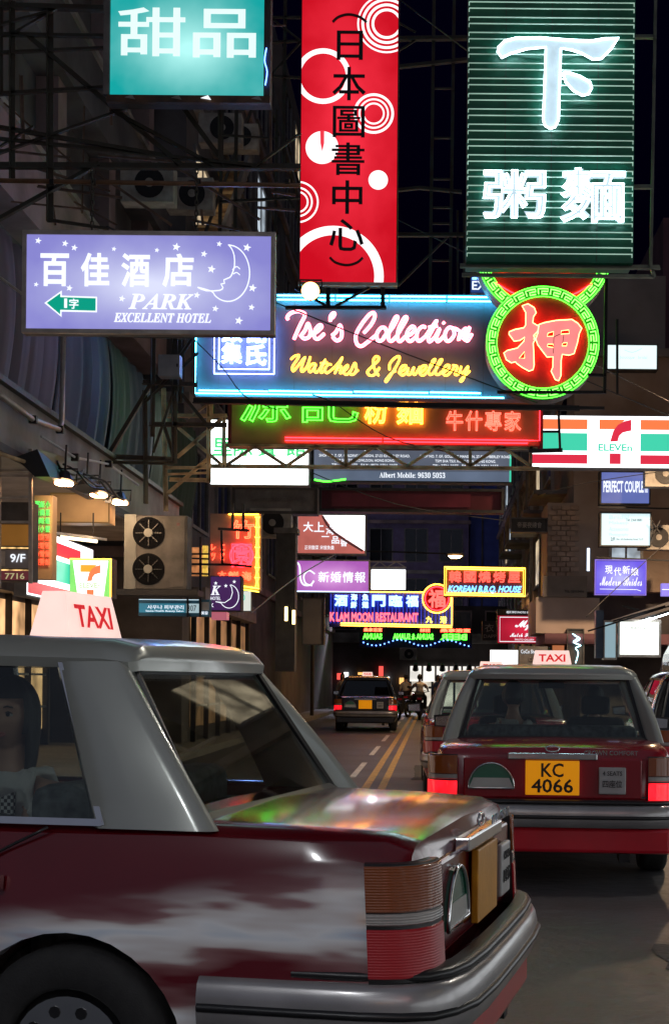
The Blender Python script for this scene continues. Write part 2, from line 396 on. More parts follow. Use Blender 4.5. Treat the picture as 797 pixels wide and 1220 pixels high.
frm = mat('window_frame_paint', (.16, .15, .15), .6, 0, .3, 6)
frm_l = mat('pale_window_frame', (.45, .45, .44), .6, 0, .2, 6)

def ac_unit(name, label, loc, rz=0, sc=1.0, group='air conditioners on the walls', two=False, cat='air conditioner'):
    r = thing(name, label, cat, loc, rz, group)
    w, h, d = (.80 * sc, .56 * sc, .32 * sc)
    acm = mat('ac_housing', (.36, .34, .30), .55, 0, .25, 5, .15, dirt=(.2, .18, .16))
    box('housing', (-w / 2, 0, 0), (w / 2, d, h), acm, r, .012)
    obj('fan_grille', cylm((.05 * w, -.002, h / 2), (.05 * w, -.014, h / 2), h * .40, 24), steel_k, r)
    obj('fan_hub', cylm((.05 * w, -.016, h / 2), (.05 * w, -.03, h / 2), h * .12, 16), acm, r)
    return r

# --- building with the projecting slab, on the west side of the street
XF, XS = -5.4, -4.3      # facade plane, slab edge
B = thing('tenement_building', 'old tenement with sloping bands of pinkish parapets and draped tarpaulins over a shop canopy', 'building', (-9, 20, 0))
Bl = lambda v: (v[0] + 9, v[1] - 20, v[2])
def bb(name, a, b, m, par=None): return box(name, Bl(a), Bl(b), m, par or B)
bb('ground_floor_wall', (-7.4, 2, 0), (-12, 27, 3.69), concd)
bb('canopy_slab', (-12, 4, 3.7), (XS, 23.5, 4.33), conc)
bb('slab_drip_edge', (XS - .05, 4, 3.62), (XS + .03, 23.5, 3.699), concd)
bb('gutter', (XS + .001, 4, 4.28), (XS + .07, 23.5, 4.34), steel_d)
bb('upper_wall', (-12, 4, 4.331), (XF - .3, 62, 24), concd)
for k, z in enumerate((7.3, 9.9, 12.6, 15.4, 18.2)):
    bb('parapet', (XF - .3, 4, z), (XF + .15, 62, z + .95), pinkc if k % 2 == 0 else concd)
    bb('parapet_coping', (XF - .32, 4, z + .951), (XF + .21, 62, z + 1.04), conc)
for z in (8.4, 11.0, 13.75, 16.5):
    for i in range(17):
        y = 8 + i * 3.1
        gm = wlit_c if (i, z) in ((4, 8.4),) else dglass
        window(B, y, y + 2.2, z, z + 1.3, XF - .3, gm, frm, mull=2, axis='x')
    for i in range(17):
        y = 7.4 + i * 3.1; bb('wall_pier', (XF - .3, y, z - .14), (XF + .02, y + .45, z + 1.5), pinkc)
# stair flight climbing the wall
for i in range(13):
    bb('stair_tread', (XF + .16, 25 + i * .55, 8.0 + i * .42), (XF + 1.1, 25.5 + i * .55, 8.06 + i * .42), steel_y)
obj('stair_stringer', barm(Bl((XF + 1.1, 24.8, 7.8)), Bl((XF + 1.1, 32.3, 13.6)), .08, .3), conc, B)
obj('stair_handrail', barm(Bl((XF + 1.1, 24.8, 8.8)), Bl((XF + 1.1, 32.3, 14.6)), .05), steel_d, B)
# fabric sheets hanging in front of the first floor
for i, (y0, y1, colr) in enumerate(((13.6, 16.6, (.10, .085, .12)), (16.7, 19.4, (.075, .09, .14)), (19.5, 22.4, (.065, .095, .12)), (22.5, 26.6, (.045, .075, .05)))):
    t = thing('tarpaulin', ('plum grey tarpaulin hanging above the shop canopy beneath the hotel sign', 'slate blue tarpaulin next to the thin drainpipe above the canopy', 'blue green tarpaulin between the slate blue and the dark green ones', 'dark green tarpaulin curving down to the steel towers')[i], 'tarpaulin', (XS - .35, (y0 + y1) / 2, 4.34), 0, 'tarpaulins over the canopy')
    n = 36; vs = []; fs = []; zt = 6.1
    for a in range(n + 1):
        for b in range(9):
            u = a / n; v = b / 8; y = (u - .5) * (y1 - y0)
            vs.append((.05 * math.sin(u * 34 + i) * (1 - .6 * v) + .03 * math.sin(u * 71) + .12 * math.sin(v * 2.6), y, v * (zt - 4.34)))
    for a in range(n):
        for b in range(8): fs.append((a * 9 + b, (a + 1) * 9 + b, (a + 1) * 9 + b + 1, a * 9 + b + 1))
    me = mesh(vs, fs); fm = mat('tarpaulin_%d' % i, colr, .75, 0, .35, .9, .2, stretch=(1, 1, .25))
    o = obj('sheet', me, fm, t, smooth=True); md = o.modifiers.new('s', 'SOLIDIFY'); md.thickness = .01
    obj('top_pole', cylm((0, -(y1 - y0) / 2, zt - 4.34), (0, (y1 - y0) / 2, zt - 4.34), .03, 8), steel_d, t)
# further buildings down the west side
def block(name, label, x0, x1, y0, y1, z1, m, side, floors, z_first=4.5, lit=.12, pitch=3.2, wy=1.9, end=True, wz=1.5, slab=True):
    r = thing(name, label, 'building', ((x0 + x1) / 2, (y0 + y1) / 2, 0)); cx, cy = (x0 + x1) / 2, (y0 + y1) / 2
    box('wall', (x0 - cx, y0 - cy, 0), (x1 - cx, y1 - cy, z1), m, r)
    rnd = random.Random(hash(label) % 1000 if False else len(label) * 7 + int(x0 * 3))
    for f in range(floors):
        z = z_first + f * 3.0
        if z + wz > z1: break
        if slab: box('floor_band', (x0 - cx - .12, y0 - cy - .12, z - .75), (x1 - cx + .12, y1 - cy + .12, z - .55), conc if f % 2 else pinkc, r)
        if side:
            fx = (x1 if side > 0 else x0) - cx; y = y0 - cy + .8
            while y + wy < y1 - cy:
                gm = rnd.choice([wlit_w, wlit_c]) if rnd.random() < lit else dglass
                if side > 0: window(r, y, y + wy, z, z + wz, fx, gm, frm, axis='x')
                else:
                    o = box('window', (fx - .015, y, z), (fx - .002, y + wy, z + wz), gm, r)
                    box('window_frame', (fx - .07, y - .06, z - .07), (fx - .001, y + wy + .06, z - .001), frm_l, o)
                    box('window_frame', (fx - .07, y + wy / 2 - .03, z + .001), (fx - .016, y + wy / 2 + .03, z + wz), frm_l, o)
                y += pitch
        if end:
            x = x0 - cx + .7
            while x + 1.4 < x1 - cx:
                gm = rnd.choice([wlit_w, wlit_c]) if rnd.random() < lit else dglass
                window(r, x, x + 1.3, z, z + wz, y0 - cy, gm, frm); x += 2.1
    return r
block('apartment_block', 'dark grey block behind the bamboo framed neon sign on the canopy side', -14, -4.9, 27.2, 45, 19, concd, 1, 5, lit=.1)
block('apartment_block', 'narrow brown block beyond the bamboo framed neon sign', -14, -5.1, 45.3, 72, 22, mat('brown_render', (.13, .10, .09), .85, 0, .3, 1, .4), 1, 6, lit=.12)
# end of the street
navy = mat('navy_tiles', (.05, .08, .36), .5, 0, .2, 2, .2)
E1 = block('office_block', 'navy blue block with long dark window bands closing the street', -13, 2.0, 84, 96, 15, mat('maroon_navy_tiles', (.14, .11, .22), .6, 0, .25, 2, .2), 0, 4, z_first=5.6, lit=.22, slab=True, wz=1.9)
E2 = thing('blank_wall_building', 'plain blue windowless building wall beside the dark banded block', 'building', (4.4, 90, 0))
box('wall', (-2.3, -5, 0), (2.3, 6, 17), navy, E2); box('parapet', (-2.4, -5.2, 17.001), (2.4, 6.1, 17.4), concd, E2)
for k in range(3): box('service_pipe', (-1.6 + k * 1.5, -5.12, 0), (-1.5 + k * 1.5, -5.01, 17), concd, E2)
# shop strip beneath the far block
far_shop = thing('far_shop', 'bright white shop with a row of pale awnings at the far end of the street', 'shop', (-1.0, 70, 0))
box('shop_wall', (-9, .5, 0), (5.8, 2, 5.2), mat('dark_shop_wall', (.06, .05, .05), .7, 0, .4, 1, .2), far_shop)
box('interior', (-.2, .2, .14), (3.2, .49, 1.4), glow('shop_interior_far', (1, .90, .75), .8, .6, 1.2), far_shop)
for i in range(4): box('door_post', (-.25 + i * 1.1, .0, .13), (-.13 + i * 1.1, .18, 1.6), steel_k, far_shop)
for i in range(6):
    me = slabm([(-.2 + i * .66, -.9, 1.42), (.36 + i * .66, -.9, 1.42), (.36 + i * .66, .1, 2.15), (-.2 + i * .66, .1, 2.15)], .05)
    obj('awning', me, glow('lit_awning', (1, .95, .88), 1.3, .4, .8), far_shop)
    obj('awning_lamp', cylm((.08 + i * .66, -1.2, 2.25), (.08 + i * .66, -1.0, 1.95), .10, 10, .16), black, far_shop)
for i in range(14):
    x_ = -7.6 + i * .52 + .1 * math.sin(i * 3); z_ = .9 + .8 * abs(math.sin(i * 1.9))
    box('shop_light', (x_, .3, z_), (x_ + .22, .45, z_ + .12 + .2 * (i % 3)), (g_white, glow('small_amber', (1, .5, .15), 1.5), glow('small_blue', (.2, .4, 1), 1.5), glow('small_red', (1, .1, .08), 1.2))[i % 4], far_shop)
for i in range(5): box('shop_light', (3.5 + i * .42, .3, 1.2 + .3 * (i % 2)), (3.75 + i * .42, .45, 1.5 + .3 * (i % 2)), (glow('small_amber', (1, .5, .15), 1.5), g_white)[i % 2], far_shop)
box('fascia', (-9, .2, 3.3), (5.8, .48, 3.8), conc, far_shop)
for k in range(5): window(far_shop, -8 + k * 2.9, -5.9 + k * 2.9, 4.0, 4.9, .48, dglass, pinkc)
# west side shops glimpsed under the canopy
warm = glow('warm_shop_interior', (1, .55, .25), 1.0, .7, 1.6)
pale = glow('pale_shop_interior', (1, .75, .6), 1.3, .6, 1.2)
for i, (y0, y1, gm, lab) in enumerate(((9, 14.5, pale, 'pale lit shopfront with shelves beneath the nearer end of the canopy'), (15, 20, pale, 'peach lit shopfront beneath the canopy'),
        (20.6, 26.4, warm, 'amber lit shopfront at the far end of the canopy'), (28, 36, glow('dim_warm_interior', (1, .5, .22), .22, .7, 1.6), 'dim amber shopfront beyond the canopy'))):
    x = -7.39 if y0 < 27 else -4.88
    t = thing('shopfront', lab, 'shop', (x, (y0 + y1) / 2, .13), 0, 'shopfronts along the canopy side')
    h = (y1 - y0) / 2
    box('interior', (0.002, -h, .3), (.02, h, 2.6), gm, t)
    for k in range(6):
        y = -h + 2 * h * k / 5; box('mullion', (.021, y - .04, 0), (.12, y + .04, 2.7), steel_k, t)
    for k in range(3): box('shelf', (.021, -h + .05, .7 + k * .6), (.10, h - .05, .74 + k * .6), frm_l, t)
    box('lintel', (.001, -h, 2.701), (.3, h, 3.1), cabg, t)

# east side: beige corner building, sign laden
EB = thing('corner_building', 'beige rendered corner building carrying a column of small lit signs', 'building', (6.4, 40, 0))
def eb(name, a, b, m, par=None): return box(name, (a[0] - 6.4, a[1] - 40, a[2]), (b[0] - 6.4, b[1] - 40, b[2]), m, par or EB)
eb('wall', (3.35, 34, 3.6), (6.4, 58, 9.5), beige)
eb('wall', (3.55, 34.4, 9.501), (5.6, 58, 10.4 + 1), mat('grey_render', (.24, .23, .23), .85, 0, .2, 1, .3))
eb('ground_floor_wall', (3.6, 34.5, 0), (9, 58, 3.6), concd)
eb('wall', (5.61, 34.9, 9.501), (10, 58, 13), mat('plum_render', (.12, .06, .09), .85, 0, .25, 1, .3))
eb('side_wing', (6.41, 33.6, 0), (10, 58, 9.4), mat('rose_render', (.30, .12, .11), .8, 0, .25, 1, .3))
eb('balcony', (2.4, 33.2, 2.55), (3.9, 40, 3.4), mat('cream_balcony', (.45, .36, .32), .8, 0, .15, 1, .3))
eb('canopy', (2.6, 33.0, 2.3), (6.3, 36, 2.54), mat('plum_canopy', (.16, .07, .09), .7, 0, .2, 1))
eb('cornice', (3.2, 33.85, 9.3), (6.45, 33.999, 9.49), conc)
brickm = mat('pale_wall_tile', (.42, .30, .22), .7, 0, .25, 4, .2)
k = 0
for r_ in range(18):
    for q in range(4):
        x = 2.72 + q * .23 + (.1 if r_ % 2 else 0); z = 3.45 + r_ * .125
        if x < 3.38: eb('wall_tile', (x, 33.94, z), (x + .20, 33.985, z + .105), brickm)
eb('tiled_pier', (2.72, 33.99, 3.41), (3.349, 36, 5.75), beige)
for (px0, py0, px1, py1, gm) in ((735, 447, 758, 494, wlit_w), (703, 449, 712, 494, wlit_w), (728, 652, 762, 668, wlit_c), (752, 672, 763, 690, dglass)):
    a = P(px0, py1, 34); b_ = P(px1, py0, 34)
    y = 34.39 if py0 < 500 else 33.99
    window(EB, a.x - 6.4, b_.x - 6.4, a.z, b_.z, y - 40, glow('bright_room_window', (1, .92, .78), 1.0, .7, 3) if gm is wlit_w else gm, frm_l)
for i in range(5):
    y = 36 + i * 4.2
    for z in (4.5, 7.3):
        w_ = eb('window', (3.33, y, z), (3.348, y + 2, z + 1.5), dglass if (i + int(z)) % 3 else wlit_w); 
        box('window_frame', (3.25 - 6.4, y - 40 - .06, z - .08), (3.349 - 6.4, y - 38 + .06, z - .001), frm_l, w_)
    eb('balcony_slab', (2.5, y - .3, 6.2), (3.349, y + 2.2, 6.3), conc)
    for j in range(5): eb('railing_post', (2.52, y - .25 + j * .6, 6.301), (2.56, y - .21 + j * .6, 7.1), steel_y)
    eb('railing', (2.52, y - .3, 7.101), (2.56, y + 2.2, 7.15), steel_y)
    eb('downpipe', (3.2, y + 3.0, 0), (3.3, y + 3.1, 9.4), alu)
block('apartment_block', 'dark receding block between the beige corner building and the navy end wall', 3.7, 12, 58.5, 82, 18, mat('mauve_render', (.13, .10, .12), .85, 0, .3, 1, .4), -1, 4, lit=.2, end=False)
# unseen near east side building; its lit shopfronts are added for light and reflections
NB = block('terrace_building', 'long terrace whose shopfronts line the near kerb by the red taxi', 7.0, 14, -22, 31, 16, concd, -1, 3, lit=.25, end=False)
for i, (y0, y1) in enumerate(((-14, -8), (-7.4, -1), (-.4, 5.6), (6.2, 12.5), (13.1, 20), (20.6, 28))):
    t = thing('shopfront', ('unseen lit clothes shopfront behind the camera at the near kerb', 'unseen lit shoe shopfront behind the camera at the near kerb', 'unseen lit shopfront level with the camera at the near kerb', 'unseen lit shopfront beside the red taxi at the near kerb', 'unseen lit shopfront past the red taxi at the near kerb', 'unseen lit shopfront just before the beige corner building')[i], 'shop', (6.99, (y0 + y1) / 2, .13), 0, 'unseen shopfronts along the near kerb')
    h = (y1 - y0) / 2
    box('interior', (-.02, -h, .25), (-.002, h, 2.7), glow('unseen_shop_glow', (.93, .97, 1), 1.5, .5, .8), t)
    for k in range(6):
        y = -h + 2 * h * k / 5; box('mullion', (-.10, y - .05, 0), (-.021, y + .05, 2.8), steel_k, t)
    box('lintel', (-.4, -h, 2.801), (-.001, h, 3.5), [cabg, conc][i % 2], t)

# ============================================================ SIGNS
bl_ = mat('black_sign_print', (.01, .01, .012), .5, 0, .1, 5)
# 1 teal dessert sign
s = Sign('dessert_sign', 'teal lit sign box reading 甜品 with grimy dark frame at the top edge', 128, -8, 322, 124, 12.5, depth=.12, cab=cabd, group='signs hung over the street')
s.plate(132, -6, 314, 115, backlit('teal_face', (.005, .38, .37), (.48, 1.0, .96), 1.0, 182 * s.k, 132 * s.k), y=.009, t=.03, name='face_panel')
tw = glow('teal_white_text', (.82, 1, .97), 1.0)
for ch, x0, x1, y0, y1 in (('甜', 141, 221, 11, 69), ('品', 230, 305, 12, 70)): s.text(ch, x0, y0, x1, y1, tw, w=.012, name='character', y=-.022)
s.plate(128, 115.5, 322, 124, mat('rusty_trim', (.10, .05, .025), .5, .4, .5, 6, .3, dirt=(.03, .03, .028)), y=.011, t=.05, name='bottom_trim')
s.plate(314.5, -8, 322, 115, cabd, y=.011, t=.05, name='side_trim')
s.plate(124, -8, 131.5, 115, cabg, y=.011, t=.05, name='side_trim')
s.tube([(318, 60), (316, 75), (319, 88), (317, 104)], .7, n_blue, y=-.06, k=4)
for x in (150, 205, 240, 300): obj('peeling_flake', slabm([s.L(x, 119, -.045), s.L(x + 13, 122, -.06), s.L(x + 9, 116, -.05)], .002), g_text_w if x == 240 else alu, s.root)

# 2 red vertical sign
s = Sign('bookshop_sign', 'tall red vertical sign with white circles reading 日本圖書中心', 356, -60, 473, 339, 16, depth=.15, cab=cabd, group='signs hung over the street')
s.plate(357.5, -60, 471.5, 337, backlit('red_face', (.62, .002, .012), (1.0, .03, .06), 1.0, 115 * s.k, 397 * s.k, noise=.25), y=.009, t=.03, name='face_panel')
clip = (s.L(357.5, 0).x, s.L(471.5, 0).x, s.L(0, 337).z, s.L(0, -60).z)
yw = -.0225; cw = glow('circle_white', (1, .95, .97), 1.3)
for cx, cy, rs in ((458, 29, ((15, 18), (21, 24), (27, 30), (33, 35))), (443.5, 136, ((11, 13), (16, 18), (21, 24))), (354, 242, ((11, 13), (16, 18), (23, 25)))):
    for r0, r1 in rs: s.ring(cx, cy, r0, r1, cw, y=yw, clip=clip)
s.ring(383, 92, 27, 33, cw, y=yw, clip=clip); s.ring(397, 330, 49, 60, cw, y=yw, clip=clip, n=64)
s.disc(449.5, 215, 11.5, cw, y=yw); s.disc(382.5, 177, 19.5, cw, y=yw)
s.poly([(380, 157), (385, 157), (385, 172), (382.8, 182), (380.5, 172)], glow('red_wedge', (1, .05, .08), .9), y=yw - .004, name='wedge')
pp = [(x, y) for x, y in ((394, 28), (401, 22), (413, 19), (426, 22), (434, 28))]
s.tube(pp, 1.6, bl_, y=-.035, name='character', k=5)
for ch, y0, y1, x0, x1 in (('日', 38, 73, 399, 430), ('本', 81, 121, 394, 434), ('圖', 127.5, 165, 395, 433), ('書', 171, 210, 394, 433), ('中', 216, 256, 395, 431), ('心', 262, 300, 392, 433)):
    s.text(ch, x0, y0, x1, y1, bl_, w=.012, name='character', y=-.027)
s.tube([(393, 308), (400, 314), (413, 317), (425, 314), (432, 308)], 1.6, bl_, y=-.035, name='character', k=5)
s.plate(355.5, 337.2, 473.5, 341, alu, y=.011, t=.05, name='bottom_trim')
lt = thing('frame_bracket', 'grey steel bracket with braces under the red bookshop sign', 'bracket', P(400, 368, 16), group='steel frames carrying the signs')
bars(lt, [((340, 366), (460, 366)), ((391, 342), (391, 365)), ((456, 342), (456, 365)), ((352, 343), (392, 366), 3.5), ((397, 366), (440, 342), 3.5)], steel_k, D=16, t=5)
fl = thing('floodlight', 'glaring warm floodlight beneath the red bookshop sign', 'floodlight', P(370, 347, 15.8))
obj('lamp_housing', cylm((0, .14, 0), (0, 0, 0), .05, 16, .11), black, fl)
obj('lens', cylm((0, -.001, 0), (0, -.02, 0), .10, 20), glow('flood_warm', (1, .50, .14), 9), fl)
obj('stirrup', tubem([(-.12, .05, 0), (-.12, .05, .14), (.12, .05, .14), (.12, .05, 0)], .012), steel_k, fl)

# 3 green noodle sign with horizontal tubes given a faint glow
s = Sign('noodle_sign', 'tall dark green neon sign reading 下 粥麵 covered with horizontal tubes', 555, -20, 754, 312, 15, depth=.4, cab=mat('dark_green_paint', (.004, .10, .058), .45, 0, .35, 3, .1), group='signs hung over the street')
yy = -14.0; k = 0
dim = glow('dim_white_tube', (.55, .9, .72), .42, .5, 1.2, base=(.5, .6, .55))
while yy < 310:
    s.tube([(556, yy), (752.5, yy)], .75, dim, y=-.025, name='tube', n=5)
    for x in (556, 752): s.tube([(x, yy), (x, yy + 4)], .6, dim, y=-.018, name='tube_end', n=4)
    yy += 10.6 if k % 2 else 7.6; k += 1
for x in (600, 655, 710): s.plate(x, -20, x + .7, 311, cabd, y=.011, t=.004, name='seam')
wf = glow('white_enamel_lit', (.60, .78, .90), .95, .12, 6)
def outline(s, pts, fill, tube_m, r=1.0, y=-.06, k=0):
    q = [s.L(a, b, y) for a, b in pts]; q = smooth_pts(q, k, True) if k else q
    ar = sum(q[i].x * q[(i + 1) % len(q)].z - q[(i + 1) % len(q)].x * q[i].z for i in range(len(q)))
    f = list(q) if ar > 0 else list(reversed(q))
    obj('enamel_letter', slabm(f, .02), fill, s.root)
    obj('neon_tube', tubem([v + Vector((0, -.012, 0)) for v in q], r * s.k, 6, True), tube_m, s.root)
outline(s, [(590, 66), (591, 60), (598, 53), (612, 49), (640, 48.5), (675, 51), (700, 52), (717, 49), (733, 48), (724, 62), (713, 73), (703, 74), (690, 67), (678, 63), (665, 61), (664.5, 85), (663.5, 120), (663, 146), (659, 154.5), (653, 156.5), (647, 153), (644.5, 146), (645.5, 120), (646.5, 85), (647, 60), (625, 62), (605, 68), (595, 73)], wf, n_white, 1.1)
outline(s, [(667, 90), (674, 89.5), (688, 94), (700, 101), (702, 108), (698, 115), (691, 117), (680, 111), (671, 101)], wf, n_white, 1.1)
for ch, x0, x1, y0, y1 in (('粥', 575, 648, 206, 262), ('麵', 667, 742, 203, 266)):
    s.text(ch, x0, y0, x1, y1, wf, w=.03, name='character', y=-.05, depth=.02)
    s.text(ch, x0 - 1, y0 - 1, x1 + 1, y1 + 1, n_white, mode='tube', w=.014, name='neon_tube', y=-.055, depth=.02)
gf = thing('steel_frame', 'pale steel frame round the green noodle sign', 'steel frame', P(655, 330, 15.2), group='steel frames carrying the signs')
bars(gf, [((781, -20), (775, 318), 4), ((548, 316), (786, 318), 6), ((550, 327), (779, 329), 5), ((756, 43), (781, 43), 6), ((752, 222), (777, 222), 6), ((776, 318), (779, 329), 5)], mat('pale_green_steel', (.14, .16, .13), .5, .3, .3, 5, .2), D=15.1, t=5)

# 4 hotel sign with moon
s = Sign('hotel_sign', 'periwinkle lit hotel sign with green arrow, stars and crescent moon face', 28, 277, 327, 398, 11, depth=.10, cab=cabg, frame=alu, fw=4.5, group='signs hung over the street')
s.plate(32, 281, 323, 394, backlit('periwinkle_face', (.25, .24, .64), (.74, .77, 1.0), 1.0, 291 * s.k, 112 * s.k), y=.011, t=.03, name='face_panel')
hy = -.021
for ch, x0 in (('百', 49), ('佳', 97), ('酒', 145), ('店', 194)): s.text(ch, x0, 303 if ch != '百' else 304, x0 + (34 if ch != '店' else 37), 343, g_text_w, w=.028, name='character', y=hy)
s.poly([(54, 363), (74.5, 348), (74.5, 354), (116.5, 355), (116.5, 373.5), (74.5, 373), (74.5, 379.5)], g_text_w, y=hy, name='arrow_border')
s.poly([(57, 363), (73, 351.5), (73, 356), (115, 357), (115, 371.8), (73, 371), (73, 376.5)], glow('arrow_green', (.0, .36, .24), 1.0, .1), y=hy - .004, name='arrow')
s.text('1', 78, 358, 81.5, 369, g_text_w, w=.01, y=hy - .008); s.text('字', 84, 358, 95, 370, g_text_w, w=.015, y=hy - .008)
s.text(serif_i('PARK'), 154, 351, 231, 369, g_text_w, y=hy); s.text(serif_i('EXCELLENT HOTEL'), 137, 374, 252, 385, g_text_w, y=hy)
for x, y, r in ((46, 289, 4), (78, 292, 4), (89, 297, 4), (136, 298, 3), (187, 299, 3), (210, 295, 5), (243, 303, 4), (261, 291, 3.5), (294, 295, 5), (252, 321, 5), (301, 343, 5), (44, 341, 3), (83.5, 345, 4), (146, 357, 4), (235, 352, 4), (257, 368, 4), (300, 366, 4), (285, 382, 5)):
    s.poly(star(x, y, r, .2), g_text_w, y=hy, name='star')
out_c = [(272 + 25.5 * math.cos(math.radians(a)), 326 + 33.5 * math.sin(math.radians(a))) for a in range(-88, 152, 12)]
inn = [(236, 343), (246, 347), (262, 346.5), (266, 343), (263.5, 339), (268, 338), (267, 334), (274, 331), (277, 326), (279.5, 317), (279, 305), (276, 297), (272, 292)]
s.tube(out_c + [(236, 343)], .75, g_text_w, y=hy - .01, name='moon_outline', k=2); s.tube(inn, .75, g_text_w, y=hy - .01, name='moon_face', k=2)
s.tube([(277, 322), (282, 318), (286, 321)], .6, g_text_w, y=hy - .01, name='moon_eye', k=3); s.tube([(278, 327), (282, 325), (286, 328)], .6, g_text_w, y=hy - .01, name='moon_eye', k=3)
for x in (110, 234):
    ch_ = thing('hanging_chain', ('rusty chain holding the hotel sign above its blue characters', 'rusty chain holding the hotel sign near the moon')[x > 200], 'chain', P(x, 276, 11.1), group='chains holding the hotel sign')
    for q in range(12):
        z = q * .042; a = 0 if q % 2 else math.pi / 2
        obj('link', tubem([(math.cos(a) * .012 * math.cos(t), math.sin(a) * .012 * math.cos(t), z + .028 * math.sin(t) + .02) for t in [i * math.pi / 4 for i in range(8)]], .005, 4, True), steel_d, ch_)

# 5 watch shop neon sign
s = Sign('watch_shop_sign', 'long blue edged neon sign reading Tse\'s Collection Watches & Jewellery', 233, 350, 640, 474, 19, depth=.25, cab=mat('pale_steel_panel', (.15, .15, .18), .55, 0, .12, 2, .1), group='signs hung over the street')
for x in range(260, 640, 45): s.plate(x, 352, x + .6, 473, cabg, y=.012, t=.003, name='panel_seam')
for y0 in (354.5, 359.5):
    for a, b in ((330, 398), (400, 462), (464, 530), (532, 594)): s.tube([(a, y0), (b, y0)], .95, n_cyan, y=-.07)
for a, b in ((238, 320), (321, 420), (422, 510), (512, 572)): s.tube([(a, 468), (b, 468.6)], .95, n_cyan, y=-.07)
s.tube([(234, 400), (233.5, 471), (600, 473.5)], .85, n_cyan, y=-.05)
for x0, y0, x1, y1 in ((256, 380, 327, 448), (261.5, 385, 321, 442.5)): s.tube([(x0, y0), (x0, y1), (x1, y1), (x1, y0)], .75, n_blue_w, y=-.07, closed=True)
for ch, x0, y0 in (('錶', 264, 386), ('謝', 294, 386), ('集', 264, 411), ('氏', 293, 413)):
    s.text(ch, x0, y0, x0 + 25, y0 + 25, n_blue_w, w=.03, name='character', y=-.05, depth=.02)
def zz(pts, x0, y0, k=6.13): return [(x0 + x / k, y0 + y / k) for x, y in pts]
def ribbon(s, pts, half, fill, edge, r, y=-.07, k=6, name='letter'):
    """a stroke of a channel letter: pale filled band with a neon tube down each side"""
    q = smooth_pts([s.L(a, b, y) for a, b in pts], k); N = len(q); Lf = []; Rt = []
    for i, p in enumerate(q):
        d = (q[min(i + 1, N - 1)] - q[max(i - 1, 0)]).normalized(); nn = Vector((-d.z, 0, d.x)) * half * s.k
        Lf.append(p + nn); Rt.append(p - nn)
    vs = []; 
    for a, b in zip(Lf, Rt): vs += [a, b, a + Vector((0, .02, 0)), b + Vector((0, .02, 0))]
    fs = []
    for i in range(N - 1):
        b = i * 4; e = b + 4; fs += [(b, b + 1, e + 1, e), (b + 2, e + 2, e + 3, b + 3), (b, e, e + 2, b + 2), (b + 1, b + 3, e + 3, e + 1)]
    fs += [(0, 2, 3, 1), (N * 4 - 4, N * 4 - 3, N * 4 - 1, N * 4 - 2)]
    if fill: obj(name, mesh(vs, fs), fill, s.root)
    off = Vector((0, -.012, 0))
    obj('neon_tube', tubem([v + off for v in Lf + list(reversed(Rt))], r * s.k, 5, True), edge, s.root)
pk_f = glow('pink_letter_face', (1, .5, .54), 1.3)
A, Bx = (330, 365), (450, 365)
tse = [(A, [(82, 112), (75, 95), (100, 66), (150, 52), (196, 66), (200, 90), (165, 160), (125, 255)]), (A, [(170, 235), (205, 190), (226, 140), (243, 190), (236, 235), (200, 250), (175, 228)]),
       (A, [(245, 225), (290, 200), (325, 165), (312, 150), (282, 180), (270, 230), (298, 252), (345, 212)]), (A, [(388, 122), (390, 85), (410, 62), (418, 72), (400, 100)]),
       (A, [(400, 225), (430, 200), (458, 150), (472, 200), (466, 245), (435, 262), (405, 235)]),
       (A, [(632, 205), (680, 150), (710, 90), (700, 58), (665, 78), (610, 150), (575, 220), (580, 280), (612, 302), (655, 275), (715, 225)]),
       (A, [(785, 165), (755, 168), (727, 210), (733, 258), (765, 255), (796, 205), (785, 165)]),
       (Bx, [(40, 235), (100, 170), (140, 95), (125, 90), (88, 170), (75, 240), (98, 262), (135, 225)]), (Bx, [(135, 225), (170, 165), (207, 98), (190, 92), (150, 170), (142, 240), (160, 264), (200, 225)]),
       (Bx, [(200, 225), (240, 210), (265, 170), (245, 155), (212, 195), (212, 245), (237, 262), (280, 225)]), (Bx, [(345, 162), (320, 155), (287, 190), (282, 240), (302, 260), (345, 225)]),
       (Bx, [(345, 225), (385, 165), (425, 110), (392, 180), (365, 235), (375, 264), (415, 228)]), (Bx, [(365, 162), (432, 148)]), (Bx, [(415, 228), (447, 170), (425, 232), (437, 262), (485, 215)]), (Bx, [(470, 122), (480, 132)]),
       (Bx, [(548, 168), (515, 160), (487, 200), (492, 250), (520, 256), (553, 212), (548, 168), (582, 178)]), (Bx, [(585, 250), (600, 180), (585, 250), (612, 190), (640, 168), (622, 250), (665, 155), (640, 235), (650, 255), (682, 205)])]
for (o_, pts) in tse: ribbon(s, zz(pts, *o_), 1.45 if len(pts) > 2 else 1.5, pk_f, n_pink, .55)
C1, C2 = (330, 415), (450, 415)
